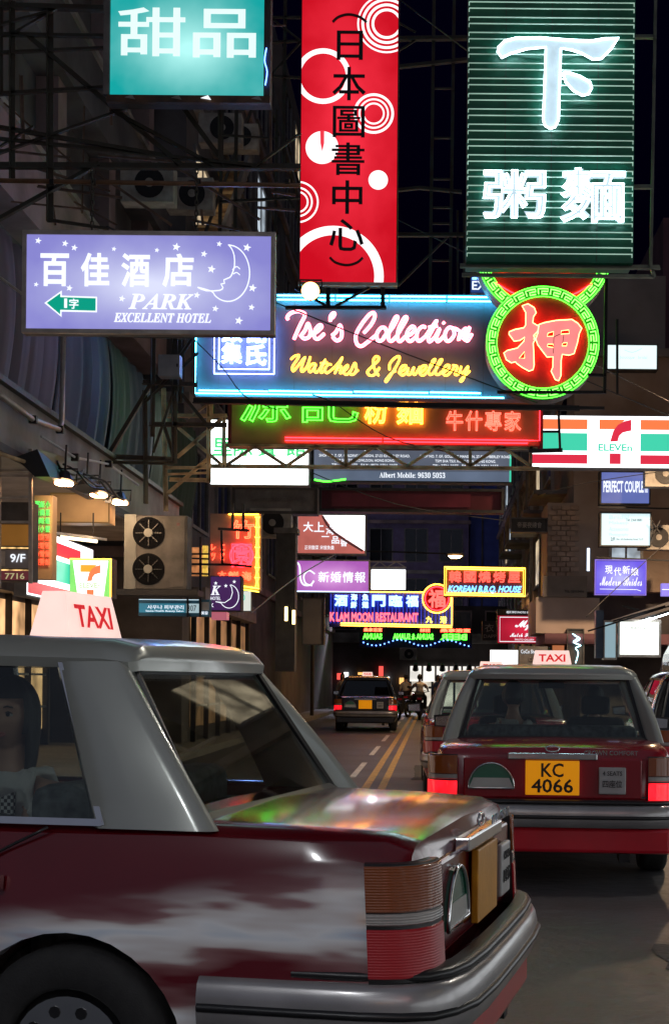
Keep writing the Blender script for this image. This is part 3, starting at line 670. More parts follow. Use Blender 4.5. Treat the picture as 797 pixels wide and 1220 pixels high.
wj = [(C1, [(105, 95), (130, 72), (162, 65), (150, 95), (116, 150), (122, 180), (150, 150), (205, 80), (195, 110), (180, 168), (192, 182), (225, 140), (245, 75)]),
      (C1, [(285, 130), (262, 127), (235, 158), (242, 186), (265, 170), (285, 130), (275, 172), (290, 190), (312, 165)]), (C1, [(312, 165), (355, 95), (325, 162), (326, 190), (350, 172)]), (C1, [(318, 122), (372, 118)]),
      (C1, [(398, 132), (375, 130), (352, 165), (366, 192), (398, 170)]), (C1, [(398, 170), (440, 130), (478, 78), (458, 122), (422, 195), (450, 150), (470, 145), (462, 190), (482, 185)]),
      (C1, [(482, 185), (515, 152), (514, 134), (490, 157), (491, 190), (512, 202), (542, 170)]), (C1, [(542, 170), (568, 118), (578, 152), (570, 190), (545, 203), (535, 190)]), (C1, [(570, 190), (594, 168)]),
      (C1, [(748, 150), (712, 200), (680, 207), (660, 182), (692, 145), (736, 100), (740, 75), (720, 70), (702, 100), (712, 160), (742, 208)]),
      (C2, [(85, 165), (88, 120), (128, 75), (156, 70), (148, 112), (108, 182), (65, 250), (60, 238), (100, 190), (130, 172)]), (C2, [(150, 188), (195, 160), (205, 135), (182, 135), (160, 165), (166, 197), (190, 200), (222, 165)]),
      (C2, [(222, 150), (215, 190), (235, 197), (262, 145), (255, 185), (272, 197), (305, 140)]), (C2, [(300, 190), (340, 160), (350, 135), (326, 135), (306, 165), (311, 197), (336, 200), (368, 165)]),
      (C2, [(368, 165), (408, 105), (415, 86), (396, 100), (371, 160), (372, 192), (392, 196), (418, 165)]), (C2, [(418, 165), (458, 105), (464, 86), (445, 100), (421, 160), (422, 192), (442, 196), (465, 175)]),
      (C2, [(465, 188), (510, 157), (520, 131), (496, 130), (475, 165), (481, 197), (506, 200), (538, 168)]), (C2, [(538, 168), (555, 135), (545, 128), (577, 140), (560, 190), (580, 196), (602, 165)]),
      (C2, [(605, 135), (595, 187), (620, 180), (655, 135), (640, 182), (615, 238), (602, 235), (668, 168)])]
yl_f = glow('yellow_letter_face', (.75, .36, .03), .5)
for (o_, pts) in wj: ribbon(s, zz(pts, *o_), .75, yl_f, n_yel, .45)
# coin shaped pawn sign
for (cx, cy, R, D, lab) in ((645.5, 408.5, 66, 18.2, 'round red pawnshop neon sign reading 押 ringed by a green key pattern'), (647, 298, 80, 18.5, 'red and green round neon sign mostly hidden behind the green noodle sign')):
    s = Sign('pawnshop_sign', lab, cx - R, cy - R, cx + R, cy + R, D, group='halves of the pawnshop neon')
    c0 = s.L(cx, cy)
    obj('cabinet', cylm((c0.x, .01, c0.z), (c0.x, .35, c0.z), (R + 1.5) * s.k, 64), cabg, s.root)
    s.disc(cx, cy, R - 11, mat('red_enamel', (.85, .03, .03), .45, 0, .25, 3, .1), y=.009, t=.01, name='face_panel', n=64)
    s.ring(cx, cy, R - 10.9, R + 1.5, mat('green_enamel', (.02, .12, .015), .45, 0, .3, 3, .1), y=.009, t=.02, name='rim_panel', n=64)
    N = 26 if R < 70 else 31
    for rr in (R + .6, R - 11.2):
        s.tube([(cx + math.cos(t) * rr, cy + math.sin(t) * rr) for t in [i * math.pi / 36 for i in range(72)]], .6, n_green, y=-.03, closed=True, n=5)
    for i in range(N):
        a0 = 2 * math.pi * i / N; da = 2 * math.pi / N; mir = i % 2
        path = [(.10, 2.2), (.10, 8.6), (.88, 8.6), (.88, 5.4), (.38, 5.4), (.38, 2.2), (.88, 2.2)] if i >= N / 2 else [(.90, 2.2), (.90, 8.6), (.12, 8.6), (.12, 5.4), (.62, 5.4), (.62, 2.2), (.12, 2.2)]
        pts = []
        for j in range(len(path)):
            u, rr = path[j]; pts.append((u, rr))
            if j < len(path) - 1:
                u2, r2 = path[j + 1]
                if abs(u2 - u) > .3: pts.append(((u + u2) / 2, rr))
        s.tube([(cx + math.cos(a0 + u * da) * (R - 10.8 + rr), cy + math.sin(a0 + u * da) * (R - 10.8 + rr)) for u, rr in pts], .85, n_green_w, y=-.04, n=5)
    if R < 70:
        ff = glow('salmon_letter_face', (1, .26, .25), 1.05, .1, 4); oy = glow('neon_peach', (1, .25, .08), 12)
        q = lambda l: [(570 + x / 4.98, 310 + y / 4.98) for x, y in l]
        outline(s, q([(250, 280), (285, 268), (322, 290), (334, 320), (318, 345), (315, 380), (350, 400), (345, 430), (320, 455), (330, 480), (318, 500), (322, 560), (325, 630), (318, 658), (295, 666), (255, 645), (220, 620), (215, 612), (190, 618), (160, 600), (145, 560), (165, 545), (225, 530), (262, 490), (268, 465), (240, 485), (205, 490), (175, 450), (175, 435), (210, 420), (262, 410), (272, 395), (272, 320)]), ff, oy, .55)
        outline(s, q([(350, 390), (385, 378), (450, 365), (545, 358), (580, 380), (604, 410), (590, 440), (578, 500), (560, 560), (530, 570), (490, 565), (484, 600), (484, 690), (470, 722), (450, 715), (425, 665), (435, 640), (436, 580), (400, 582), (375, 550), (345, 510), (332, 475), (345, 440)]), ff, oy, .55)
        rf = mat('red_enamel')if 0 else MATS['red_enamel']
        for l in ([(400, 460), (405, 440), (438, 430), (436, 458)], [(480, 445), (485, 425), (528, 420), (530, 442)], [(402, 520), (404, 505), (436, 505), (438, 525)], [(488, 515), (492, 498), (518, 495), (515, 515)], [(320, 480), (325, 460), (342, 448), (336, 470)], [(235, 590), (268, 550), (268, 590)]):
            s.poly(q(l), rf, y=-.062, name='letter_opening'); s.tube(q(l), .35, oy, y=-.07, closed=True, n=4)
        s.tube(q([(440, 462), (488, 440)]), .4, cabd, y=-.07); s.tube(q([(440, 462), (437, 560)]), .4, cabd, y=-.07); s.tube(q([(498, 450), (492, 500)]), .4, cabd, y=-.07)
    else:
        s.tube([(590, 338), (615, 352), (647, 358), (680, 352), (704, 338)], .8, n_red, y=-.03, k=4)
        for l in ([(600, 318), (595, 321), (600, 324)], [(624, 318), (628, 323), (632, 318)], [(670, 318), (674, 322), (677, 318)]): s.tube(l, .8, n_yel, y=-.05)
tf = thing('steel_frame', 'dark steel frame with hanging posts round the watch shop and pawnshop signs', 'steel frame', P(500, 480, 18), group='steel frames carrying the signs')
bars(tf, [((230, 477), (690, 486), 7), ((592, 467), (722, 467), 4), ((594, 484), (720, 486), 4), ((722, 330), (720, 468), 4), ((700, 446), (722, 447), 4), ((665, 486), (667, 536), 3), ((645, 514), (667, 514), 3), ((630, 537), (670, 536), 5), ((735, 380), (735, 470), 3)], steel_k, D=18.0, t=4)

# 6 noodle shop strip
s = Sign('beef_noodle_sign', 'long orange neon sign with green 記 reading 粉麵 牛什專家', 272, 456, 646, 534, 21, depth=.2, cab=cabd, frame=mat('dark_red_frame', (.18, .02, .02), .5, 0, .3, 4), fw=4, group='signs hung over the street')
s.plate(276, 460, 642, 530, mat('rust_orange_panel', (.42, .20, .08), .5, 0, .25, 1.6, .1), y=.011, t=.01, name='face_panel')
gfc = glow('green_letter_face', (.06, .55, .02), .6)
for ch, x0, x1 in (('源', 286, 346), ('記', 358, 426)):
    s.text(ch, x0, 458, x1, 504, gfc, w=.0, name='character', y=-.03, depth=.02); s.text(ch, x0 - 1, 457, x1 + 1, 505, n_green, mode='tube', w=.012, name='neon_tube', y=-.035, depth=.03)
for ch, x0, x1 in (('粉', 434, 462), ('麵', 472, 504)): s.text(ch, x0, 470, x1, 506, n_yel, mode='tube', w=.02, name='neon_tube', y=-.03, depth=.02)
for ch, x0 in (('牛', 531), ('什', 554), ('專', 577), ('家', 600)): s.text(ch, x0, 489, x0 + 20, 513, glow('neon_salmon', (1, .12, .08), 4), mode='tube', w=.018, name='neon_tube', y=-.03, depth=.02)
for y0 in (523, 526.5): s.tube([(340, y0), (455, y0 + .4)], .8, n_red, y=-.05); s.tube([(457, y0 + .4), (628, y0 + .8)], .8, n_red, y=-.05)
s.tube([(628, 524), (642, 524), (642, 480)], .6, n_red, y=-.05)

# trusses in ochre steel
yt = thing('lattice_truss', 'ochre painted lattice truss running under the beef noodle sign', 'truss', P(440, 558, 20.4), group='steel frames carrying the signs')
L_ = [((240, 555), (642, 558), 5), ((268, 530), (640, 534), 4)]
xs = [268, 304, 341, 376, 412, 447, 485, 522, 560, 596, 632]
for i in range(len(xs) - 1):
    ya, yb_ = (555, 531) if i % 2 == 0 else (531, 555)
    L_.append(((xs[i], ya), (xs[i + 1], yb_), 4))
for x in (268, 412, 560, 632): L_.append(((x, 531), (x, 556), 4))
bars(yt, L_, steel_y, D=20.4)
tw_ = thing('lattice_tower', 'ochre lattice tower of crossed angles beside the blue cloth wall', 'truss', P(220, 610, 19.5), group='steel frames carrying the signs')
bars(tw_, [((195, 462), (198, 609), 5), ((249, 481), (249, 575), 5), ((267, 494), (267, 557), 4), ((199, 495), (270, 495), 5), ((211, 508), (267, 556), 4), ((268, 496), (211, 545), 4), ((247, 547), (200, 588), 4), ((197, 557), (250, 557), 4), ((202, 571), (250, 572), 5), ((197, 565), (250, 563), 3), ((252, 470), (252, 500), 4), ((224, 498), (250, 480), 3)], steel_y, D=19.5)
dk = thing('lattice_tower', 'dark lattice tower with a long diagonal brace over the canopy end', 'truss', P(180, 550, 18.5), group='steel frames carrying the signs')
bars(dk, [((208, 400), (208, 552), 6), ((183, 539), (208, 464), 4), ((195, 505), (208, 545), 4), ((126, 547), (181, 455), 6), ((116, 543), (208, 547), 6), ((118, 550), (206, 552), 4), ((178, 505), (270, 506), 6), ((183, 400), (182, 520), 5), ((170, 455), (235, 458), 6), ((205, 455), (250, 510), 4), ((160, 400), (232, 402), 4), ((232, 398), (190, 462), 4), ((236, 420), (172, 480), 3), ((196, 545), (207, 552), 4), ((173, 465), (174, 600), 5), ((214, 405), (215, 480), 5)], steel_d, D=18.5)
jb = thing('junction_box', 'grey steel junction box fixed on the dark tower left of the watch shop sign', 'junction box', P(203, 450, 18.2))
box('box_body', (-.14, -.1, 0), (.14, .1, .28), mat('grey_box_paint', (.22, .24, .27), .5, .2, .2, 5), jb, .006); box('hinge', (.10, -.11, .12), (.12, -.101, .16), steel_k, jb)

# scaffold at top left
sc = thing('scaffold', 'dense dark scaffold of angles and pipes behind the dessert sign', 'steel frame', P(120, 270, 13), group='steel frames carrying the signs')
bars(sc, [((-5, 5), (130, 9), 9), ((-5, 40), (130, 42), 6), ((-5, 62), (130, 56), 5), ((-5, 111), (130, 103), 6), ((-5, 150), (205, 186), 6), ((-5, 164), (300, 196), 5), ((-5, 196), (358, 198), 9), ((15, 0), (15, 215), 6), ((60, 10), (60, 264), 7),
          ((34, 42), (215, 195), 6), ((-5, 183), (152, 128), 5), ((-5, 262), (118, 194), 7), ((132, 130), (262, 200), 5), ((220, 130), (270, 198), 6), ((262, 128), (262, 190), 4), ((302, 199), (358, 158), 4), ((-5, 30), (62, 12), 5), ((18, 38), (70, 8), 5), ((0, 174), (40, 150), 4), ((2, 0), (2, 110), 4), ((62, 262), (130, 272), 4)], steel_d, D=13)
cp = thing('scaffold_pipe', 'long copper brown pipe crossing above the hotel sign', 'pipe', P(170, 218, 12.6))
cp.location = P(170, 218, 12.6); inv = Matrix.Translation(-cp.location)
obj('pipe', cylm(inv @ P(-8, 215, 12.6), inv @ P(358, 221, 12.6), .021, 10), mat('copper_brown_pipe', (.20, .11, .06), .4, .6, .4, 4, .1), cp)
for x in (60, 110, 235, 340): obj('pipe_clamp', cylm(inv @ P(x, 217, 12.6), inv @ P(x + 5, 217, 12.6), .03, 8), steel_k, cp)
sr = thing('scaffold', 'dim ladder like scaffold between the red sign and the green noodle sign', 'steel frame', P(530, 350, 20), group='steel frames carrying the signs')
bars(sr, [((517, -5), (512, 352), 4), ((541, -5), (536, 352), 4), ((472, 45), (556, 44), 7), ((472, 79), (556, 70), 6), ((472, 279), (553, 279), 6), ((472, 226), (500, 223), 5), ((500, 223), (550, 228), 5), ((518, 105), (540, 105), 3), ((517, 164), (539, 164), 3), ((516, 213), (537, 213), 3), ((516, 247), (537, 247), 3), ((515, 266), (537, 266), 3), ((515, 310), (536, 310), 3), ((472, 25), (495, 38), 3), ((472, 62), (494, 48), 3), ((474, 340), (532, 283), 3), ((545, 250), (545, 350), 3), ((553, 250), (553, 350), 3)], steel_d, D=20)
lg = thing('lattice_truss', 'dim lattice truss behind the dessert sign reaching the red sign', 'truss', P(300, 90, 22), group='steel frames carrying the signs')
bars(lg, [((322, 20), (358, 20), 4), ((322, 50), (358, 48), 4), ((322, 90), (358, 92), 4), ((340, -5), (338, 200), 4), ((322, 20), (358, 48), 3), ((322, 90), (358, 50), 3), ((265, 130), (262, 280), 4), ((282, 130), (280, 280), 4), ((330, 130), (328, 280), 3), ((262, 160), (330, 165), 3), ((262, 240), (358, 235), 4), ((340, 230), (358, 262), 3)], steel_d, D=22)

rb = random.Random(5); xb = []
for i in range(26):
    x_, y_ = rb.uniform(-5, 330), rb.uniform(0, 262); kind_ = rb.random()
    if kind_ < .45: xb.append(((x_, y_), (min(352, x_ + rb.uniform(60, 150)), y_ + rb.uniform(-8, 14)), rb.uniform(2, 4)))
    elif kind_ < .75: xb.append(((x_, y_), (x_ + rb.uniform(-3, 3), min(268, y_ + rb.uniform(50, 130))), rb.uniform(2, 4)))
    else: xb.append(((x_, y_), (min(352, x_ + rb.uniform(40, 110)), min(268, y_ + rb.uniform(30, 80))), rb.uniform(2, 3.5)))
sx3 = thing('scaffold', 'tangle of thinner rust brown bars deeper behind the dessert and hotel signs', 'steel frame', P(160, 268, 15.5), group='steel frames carrying the signs')
bars(sx3, xb, mat('rusty_steel', (.16, .10, .07), .7, .2, .5, 4, .3, dirt=(.05, .035, .03)), D=15.5)
# 7 convenience store sign (wide)
cs_r = glow('stripe_red', (.80, .03, .07), .95); cs_o = glow('stripe_orange', (1, .22, .07), 1.0); cs_g = glow('stripe_green', (.06, .70, .45), .95)
s = Sign('convenience_store_sign', 'wide white lit store sign with orange, green and red stripes and a big 7', 632, 495, 830, 558, 24, depth=.3, cab=cabg, group='signs hung over the street')
s.plate(633, 496, 829, 557, g_white, y=.011, t=.02, name='face_panel')
for x0, x1 in ((640, 699), (762, 829)):
    s.plate(x0, 500, x1, 512, cs_o, y=-.010, name='stripe'); s.plate(x0, 516.5, x1, 537.5, cs_g, y=-.010, name='stripe'); s.plate(x0 - (7 if x0 < 700 else 0), 542, x1, 553, cs_r, y=-.010, name='stripe')
def seven(s, x0, y0, x1, y1, z0, mo, mr, word, wm, fnt=.0):
    """big 7 with a word across its middle, scaled into a box"""
    w, h = x1 - x0, y1 - y0; q = lambda u, v: (x0 + u * w, y0 + v * h)
    s.poly([q(0, 0), q(.82, 0), q(.62, .13), q(.50, .22), q(0, .22)], mo, y=z0, name='numeral')
    up = [q(1, 0), q(1, .25)] + [q(.86 - .30 * (1 - math.cos(t)) * 0 - .28 * math.sin(t), .27 + .22 * (1 - math.cos(t))) for t in (0, .5, 1.0, 1.57)] + [q(.34, .5)] + [q(.95 - .57 * math.sin(t), .02 + .42 * (1 - math.cos(t))) for t in (1.45, 1.1, .7, .3)]
    s.poly(up, mr, y=z0 - .004, name='numeral')
    s.poly([q(.33, .76), q(.68, .76), q(.68, 1), q(.33, 1)], mr, y=z0, name='numeral')
    s.text(word, x0 - w * .03, y0 + h * .55, x1 + w * .03, y0 + h * .71, wm, w=.03, y=z0 - .005)
seven(s, 713, 500, 751, 553, -.010, cs_o, cs_r, 'ELEVEn', cs_g)

# 8 white guesthouse sign, tailor sign and dark ones beneath
s = Sign('guesthouse_sign', 'glaring white guesthouse sign with green characters behind the lattice truss', 250, 500, 368, 578, 24, depth=.3, cab=cabg, group='signs hung over the street')
s.plate(251, 501, 367, 577, g_white_hi, y=.011, t=.02, name='face_panel')
gg = glow('green_print_lit', (.12, .85, .30), 1.0)
for ch, x0 in (('里', 253), ('際', 278), ('賓', 306), ('館', 340)): s.text(ch, x0, 522, x0 + 24, 544, gg, w=.03, name='character', y=-.012)
lb = glow('pale_print_lit', (.55, .9, .9), 1.2); s.text('Star International Guest House', 256, 550, 362, 556, lb, y=-.012); s.text('3/F Champagne Court Block B', 258, 562, 360, 569, lb, y=-.012)
s = Sign('tailor_sign', 'grey lit tailor sign with white small print above Albert Mobile number', 372, 520, 610, 575, 25, depth=.3, cab=cabd, frame=cabd, fw=1.5, group='signs hung over the street')
s.plate(374, 522, 608, 561, glow('slate_face', (.12, .14, .19), .75, .3, 1.5), y=.011, t=.02, name='face_panel'); s.plate(374, 561.5, 608, 573, glow('blue_slate_face', (.13, .17, .25), .8, .2, 1.5), y=.011, t=.02, name='face_panel')
s.text('Jimmy\'s Tailors & Sons', 385, 526, 600, 538, g_text_w, y=-.012, w=.02)
for x0 in (380, 500):
    for r_, t_ in enumerate(('SHOP NO. 7, GF, GOLDING MANSION, 27-33 KIMBERLEY ROAD,', 'TSIM SHA TSUI, KOWLOON, HONG KONG.', 'TEL: 2721 2277   FAX: (852) 2721 2277')):
        wd = (108, 72, 78)[r_]; s.text(t_, x0 + 54 - wd / 2, 542 + r_ * 5.6, x0 + 54 + wd / 2, 545.6 + r_ * 5.6, g_text_w, y=-.012, name='small_print')
s.text(serif('Albert Mobile: 9630 5053'), 452, 563, 530, 569.5, g_text_w, y=-.012)
s.plate(606.5, 522, 609.5, 575, cs_g, y=-.012, name='edge_strip')
s.tube([(375, 573), (390, 575), (412, 572)], 1.0, n_green, y=-.05, k=4)
s = Sign('dark_sign_box', 'unlit dark grey sign box beneath the glaring guesthouse sign', 277, 580, 378, 612, 27, depth=.4, cab=cabg, frame=cabd, fw=3, group='unlit sign boxes'); s.text('金利來按摩中心', 300, 592, 360, 598, cabg, y=-.002)
s = Sign('dark_sign_box', 'unlit maroon sign box beneath the grey tailor sign', 380, 582, 600, 610, 28, depth=.4, cab=mat('maroon_panel', (.10, .012, .02), .6, 0, .3, 2), frame=cabd, fw=3, group='unlit sign boxes')
s.plate(395, 588, 560, 604, mat('maroon_face', (.16, .02, .035), .5, 0, .3, 2), y=.011, t=.015, name='face_panel')
s = Sign('dark_sign_box', 'small unlit sign box with faint characters against the blue wall', 608, 617, 652, 634, 34, depth=.3, cab=cabd, frame=cabg, fw=1, group='unlit sign boxes'); s.text('帝豪夜總會', 616, 622, 645, 629, alu, y=-.002)

# 9 mid street signs
s = Sign('restaurant_sign', 'salmon and white lit sign reading 大上海 beneath the dark sign boxes', 353, 612, 436, 661, 33, depth=.35, cab=cabd, frame=alu, fw=1.6, group='signs hung over the street')
s.plate(355, 614, 434.5, 659.5, g_white, y=.011, t=.02, name='face_panel'); s.poly([(355, 614), (384, 614), (400, 634), (425, 650), (434.5, 656), (434.5, 659.5), (355, 659.5)], glow('salmon_face', (.62, .16, .13), .8, .15, 2), y=-.010, name='panel')
s.tube([(384, 615), (393, 630), (410, 643), (432, 656)], 1.6, glow('brown_curve', (.12, .03, .03), .6), y=-.012, k=3, name='swoosh')
for t_, x0, y0, h in (('大', 361, 622, 12), ('上', 374, 622, 12), ('海', 388, 626, 11), ('一', 383, 637, 9), ('品', 395, 639, 9), ('香', 405, 642, 9)): s.text(t_, x0, y0 + (3 if t_ == '一' else 0), x0 + h, y0 + h - (4 if t_ == '一' else 0) * 1.8, g_text_w, w=.02, name='character', y=-.016)
s.text('正宗酸菜 宋嫂魚羹', 363, 650, 398, 655, g_text_w, y=-.016)
s = Sign('bridal_news_sign', 'orchid pink lit sign reading 新婚情報 with looping white letters', 347, 667, 440, 706, 31, depth=.35, cab=cabd, frame=alu, fw=1.3, group='signs hung over the street')
s.plate(348.5, 668.5, 439, 704.5, backlit('orchid_face', (.42, .11, .48), (.85, .42, .85), 1.0, 91 * s.k, 37 * s.k), y=.011, t=.02, name='face_panel')
for i, ch in enumerate('新婚情報'): s.text(ch, 379 + i * 14.5, 681, 392 + i * 14.5, 694, g_text_w, w=.02, name='character', y=-.012)
s.tube([(348, 680), (350, 673), (354, 671), (357, 676), (358, 690), (362, 697), (370, 697), (374, 692)], 1.2, g_text_w, y=-.015, k=4, name='logo_stroke'); s.tube([(375, 684), (368, 680), (362, 686), (364, 695), (372, 698)], 1.1, g_text_w, y=-.015, k=4, name='logo_stroke')
s.tube([(349, 705), (440, 705)], .8, glow('neon_ice', (.5, .8, 1), 3), y=-.02)
s = Sign('blank_light_box', 'blank white light box on a small truss beside the orchid pink sign', 441.5, 678, 483.5, 703, 37, depth=.4, cab=cabg, face=g_white, fw=1, group='blank white light boxes')
wt = thing('lattice_truss', 'small pale truss above the blank white light box', 'truss', P(462, 676, 36.8), group='steel frames carrying the signs'); bars(wt, [((441, 669), (484, 669), 1.6), ((441, 676), (484, 676), 1.6), ((443, 676), (452, 669), 1.3), ((452, 669), (461, 676), 1.3), ((461, 676), (472, 669), 1.3), ((472, 669), (483, 676), 1.3)], alu, D=36.8, angle=False)
s = Sign('moon_restaurant_sign', 'blue neon sign reading LAM MOON RESTAURANT with yellow border', 392, 704, 540, 747, 42, depth=.35, cab=mat('deep_blue_panel', (.03, .05, .42), .5, 0, .2, 3), group='signs hung over the street')
for i in range(34): s.tube([(394 + i * 4.3, 707), (394 + i * 4.3, 743)], .35, glow('blue_backing_tube', (.05, .10, 1), .8), y=-.02, n=4)
for a, b in (((394, 705.5), (538, 705.5)), ((538, 705.5), (538, 745)), ((406, 743), (538, 745)), ((406, 745.5), (538, 747))): s.tube([a, b], .7, n_yel, y=-.06)
nbw = glow('neon_sky', (.28, .5, 1), 3.2)
for ch, x0, x1, y0, y1 in (('酒', 398, 414, 709, 723), ('海', 417.5, 425.5, 708, 716), ('鮮', 417.5, 425.5, 717, 725), ('魚', 431, 439, 708, 716), ('翅', 431, 439, 717, 725), ('門', 443, 459, 709, 723), ('臨', 463, 479, 709, 723), ('福', 483, 498, 709, 723)): s.text(ch, x0, y0, x1, y1, nbw, w=.045, name='character', y=-.05, depth=.02)
s.text('K LAM MOON RESTAURANT', 393, 730, 498, 741, glow('neon_coral', (1, .10, .13), 3), w=.04, y=-.05, depth=.02)
for ch, x0 in (('九', 507), ('港', 524)): s.text(ch, x0, 734, x0 + 8, 742, n_yel2, w=.02, name='character', y=-.05)
s.disc(520, 713, 17, MATS['red_enamel'], y=-.03, t=.12, name='round_panel'); s.tube([(520 + 17 * math.cos(t), 713 + 17 * math.sin(t)) for t in [i * math.pi / 18 for i in range(36)]], .8, n_yel, y=-.16, closed=True)
s.tube([(520 + 14 * math.cos(t), 713 + 14 * math.sin(t)) for t in [i * math.pi / 18 for i in range(36)]], .7, n_red, y=-.16, closed=True); s.text('福', 509.5, 702, 530.5, 724, glow('neon_coral_r', (1, .12, .10), 2.2), w=.03, name='character', y=-.155)
s = Sign('korean_barbecue_sign', 'yellow edged neon sign reading KOREAN B.B.Q. HOUSE under Chinese characters', 528, 675, 626, 711, 36, depth=.35, cab=mat('brown_panel', (.16, .05, .05), .5, 0, .3, 3), group='signs hung over the street')
for k2 in (0, 2.2): s.tube([(529 + k2, 676 + k2), (625 - k2, 677 + k2), (625 - k2, 710 - k2), (529 + k2, 709 - k2)], .8, n_yel2, y=-.04, closed=True)
for i, ch in enumerate('韓國燒烤屋'): s.text(ch, 534.5 + i * 17.5, 680.5, 549 + i * 17.5, 694.5, glow('neon_vermilion', (1, .07, .05), 3.2), mode='tube', w=.028, name='neon_tube', y=-.04)
s.text('KOREAN B.B.Q. HOUSE', 534, 698, 620, 707, glow('neon_azure', (.12, .45, 1), 4), w=.025, y=-.04, shear=.25)

# mirrored neon in the restaurant windows under
s = Sign('sauna_sign', 'row of green and red neon words above blue fairy lights in dark windows', 428, 748, 562, 772, 69, depth=.2, cab=mat('dark_blue_board', (.01, .012, .03), .4, 0, .3, 3), group='neon behind the far windows')
for t_, x0, x1 in (('SAUNA', 432, 455), ('SAUNA & SUANA', 468, 516), ('BEER', 524, 556)): s.text(t_, x0, 755, x1, 762, n_green, w=.035, y=-.03, flip=True)
for x0, x1 in ((433, 455), (500, 512), (524, 560)): s.text('桑拿浴室', x0, 748.5, x1, 753, n_redo, w=.04, y=-.03)
for i in range(26):
    x = 433 + i * 5; y = 766 + 3.5 * math.sin(i * .55); a = s.L(x, y, -.05); obj('fairy_light', cylm((a.x, a.y, a.z), (a.x, a.y - .02, a.z), .035, 6), n_blue, s.root)
s = Sign('clothes_sign', 'small black sign with pale character 衣 left of the red frame sign', 574, 740, 592, 763, 40, depth=.3, cab=cabd); s.text('衣', 577, 743, 588, 753, alu, w=.01, name='character', y=.005); s.text('DAPP', 576, 756, 591, 760, alu, y=.005)
s = Sign('photo_gallery_sign', 'crimson lit sign with white script monogram and thin white border', 592, 733, 655, 767, 36, depth=.35, cab=cabd, group='signs hung over the street')
s.plate(592.7, 733.7, 654.3, 766.3, backlit('crimson_face', (.36, .002, .02), (.75, .02, .06), 1.0, 62 * s.k, 34 * s.k), y=.011, t=.02, name='face_panel')
s.tube([(595, 735.5), (652, 735.5), (652, 764.5), (595, 764.5)], .5, g_text_w, y=-.012, closed=True, name='border_line', n=4)
s.text(script('Mf'), 613, 738, 636, 751, g_text_w, w=.02, y=-.012); s.text(script('Match Frame'), 607, 754, 640, 759, g_text_w, w=.015, y=-.012); s.text('PHOTO GALLERY', 613, 761, 636, 763.2, g_text_w, y=-.012)
s = Sign('dark_sign_box', 'narrow black sign box with faint white print above the crimson sign', 592, 726, 655, 732.5, 36, depth=.35, cab=cabd, group='unlit sign boxes'); s.text('相片沖印 PHOTO SERVICE', 603, 728, 638, 731, g_text_w, y=.005)
s = Sign('blank_light_box', 'blank white light box just above the red taxi roof', 583, 774, 617, 800, 30, depth=.3, cab=cabg, face=g_white, fw=1, group='blank white light boxes')
s = Sign('cafe_sign', 'dark chalkboard like sign with hand lettered CoCo by the taxi roof', 618, 770, 652, 800, 31, depth=.2, cab=cabg); s.text('CoCo Shop', 620, 774, 640, 780, g_text_w, y=.005); s.text('Café & bar', 630, 783, 646, 788, alu, y=.005)

# right hand column of signs
s = Sign('couple_wear_sign', 'blue lit sign reading PERFECT COUPLE, topmost in its column', 714, 561, 774, 601, 31, depth=.35, cab=cabd, frame=cabd, fw=1.3, group='column of signs on the beige building')
s.plate(716, 563, 772.5, 599.5, glow('cornflower_face', (.13, .17, .48), .95, .15, 1.2), y=.011, t=.02, name='face_panel'); s.text('PERFECT COUPLE', 718, 573, 766, 587, g_text_w, w=.03, y=-.012); s.text('KOREA', 767.5, 574, 771, 587, g_text_w, y=-.012)
s = Sign('bridal_shop_sign', 'white lit sign with small print, second in the column on the beige building', 714, 610, 775, 651, 31, depth=.35, cab=cabd, frame=cabd, fw=1.3, group='column of signs on the beige building')
s.plate(716, 612, 773.5, 649.5, glow('soft_white_face', (.72, .93, .96), 1.0, .05), y=.011, t=.02, name='face_panel')
bp = glow('dark_print', (.05, .2, .3), .5); fp = glow('faint_print', (.55, .8, .84), 1.0)
s.text('Tel: 2368 8881', 745, 618, 764, 621, bp, y=-.012); s.text('2/F', 727, 640.5, 732, 644.5, bp, w=.02, y=-.012); s.text('No. 63 Kimberley Road T.S.T.', 734, 641.5, 766, 644, bp, y=-.012)
for t_, y0 in (('Bridal', 614), ('Makeup', 621), ('Accessories', 628), ('Photography', 635)): s.text(t_, 725, y0, 748, y0 + 4.5, fp, y=-.012)
s = Sign('modern_bride_sign', 'violet blue lit sign reading 現代新娘 with white script beneath', 708, 667, 769, 709, 30, depth=.35, cab=cabd, frame=glow('frame_violet', (.25, .18, .8), .8), fw=1.0, group='column of signs on the beige building')
s.plate(709.5, 668.5, 768, 707.5, backlit('violet_face', (.14, .10, .78), (.50, .50, 1), 1.0, 59 * s.k, 39 * s.k), y=.011, t=.02, name='face_panel')
for i, ch in enumerate('現代新娘'): s.text(ch, 720 + i * 10.3, 674 + (i % 2) * 2, 729 + i * 10.3, 684 + (i % 2) * 2, g_text_w, w=.01, name='character', y=-.012)
s.text(script('Modern Brides'), 714, 687, 764, 698, g_text_w, y=-.012); s.tube([(714, 702), (758, 702.4), (763, 704)], .35, g_text_w, y=-.012, name='underline', n=4)
ar = thing('sign_arms', 'black steel arms holding the column of signs on the beige building', 'bracket', P(740, 660, 30.8)); ar.name = 'sign_bracket'
bars(ar, [((712, 604), (800, 606), 2.2), ((710, 664), (800, 668), 2.2), ((774, 618), (786, 635), 1.5), ((776, 640), (786, 620), 1.5), ((777, 620), (777, 645), 1.5), ((735, 710), (765, 711), 2)], steel_k, D=30.8)
s = Sign('boutique_light_box', 'white lit box with faint scallops above two bright narrow windows', 722, 410, 783, 441, 32, depth=.3, cab=cabd, frame=cabd, fw=1.2, group='signs hung over the street')
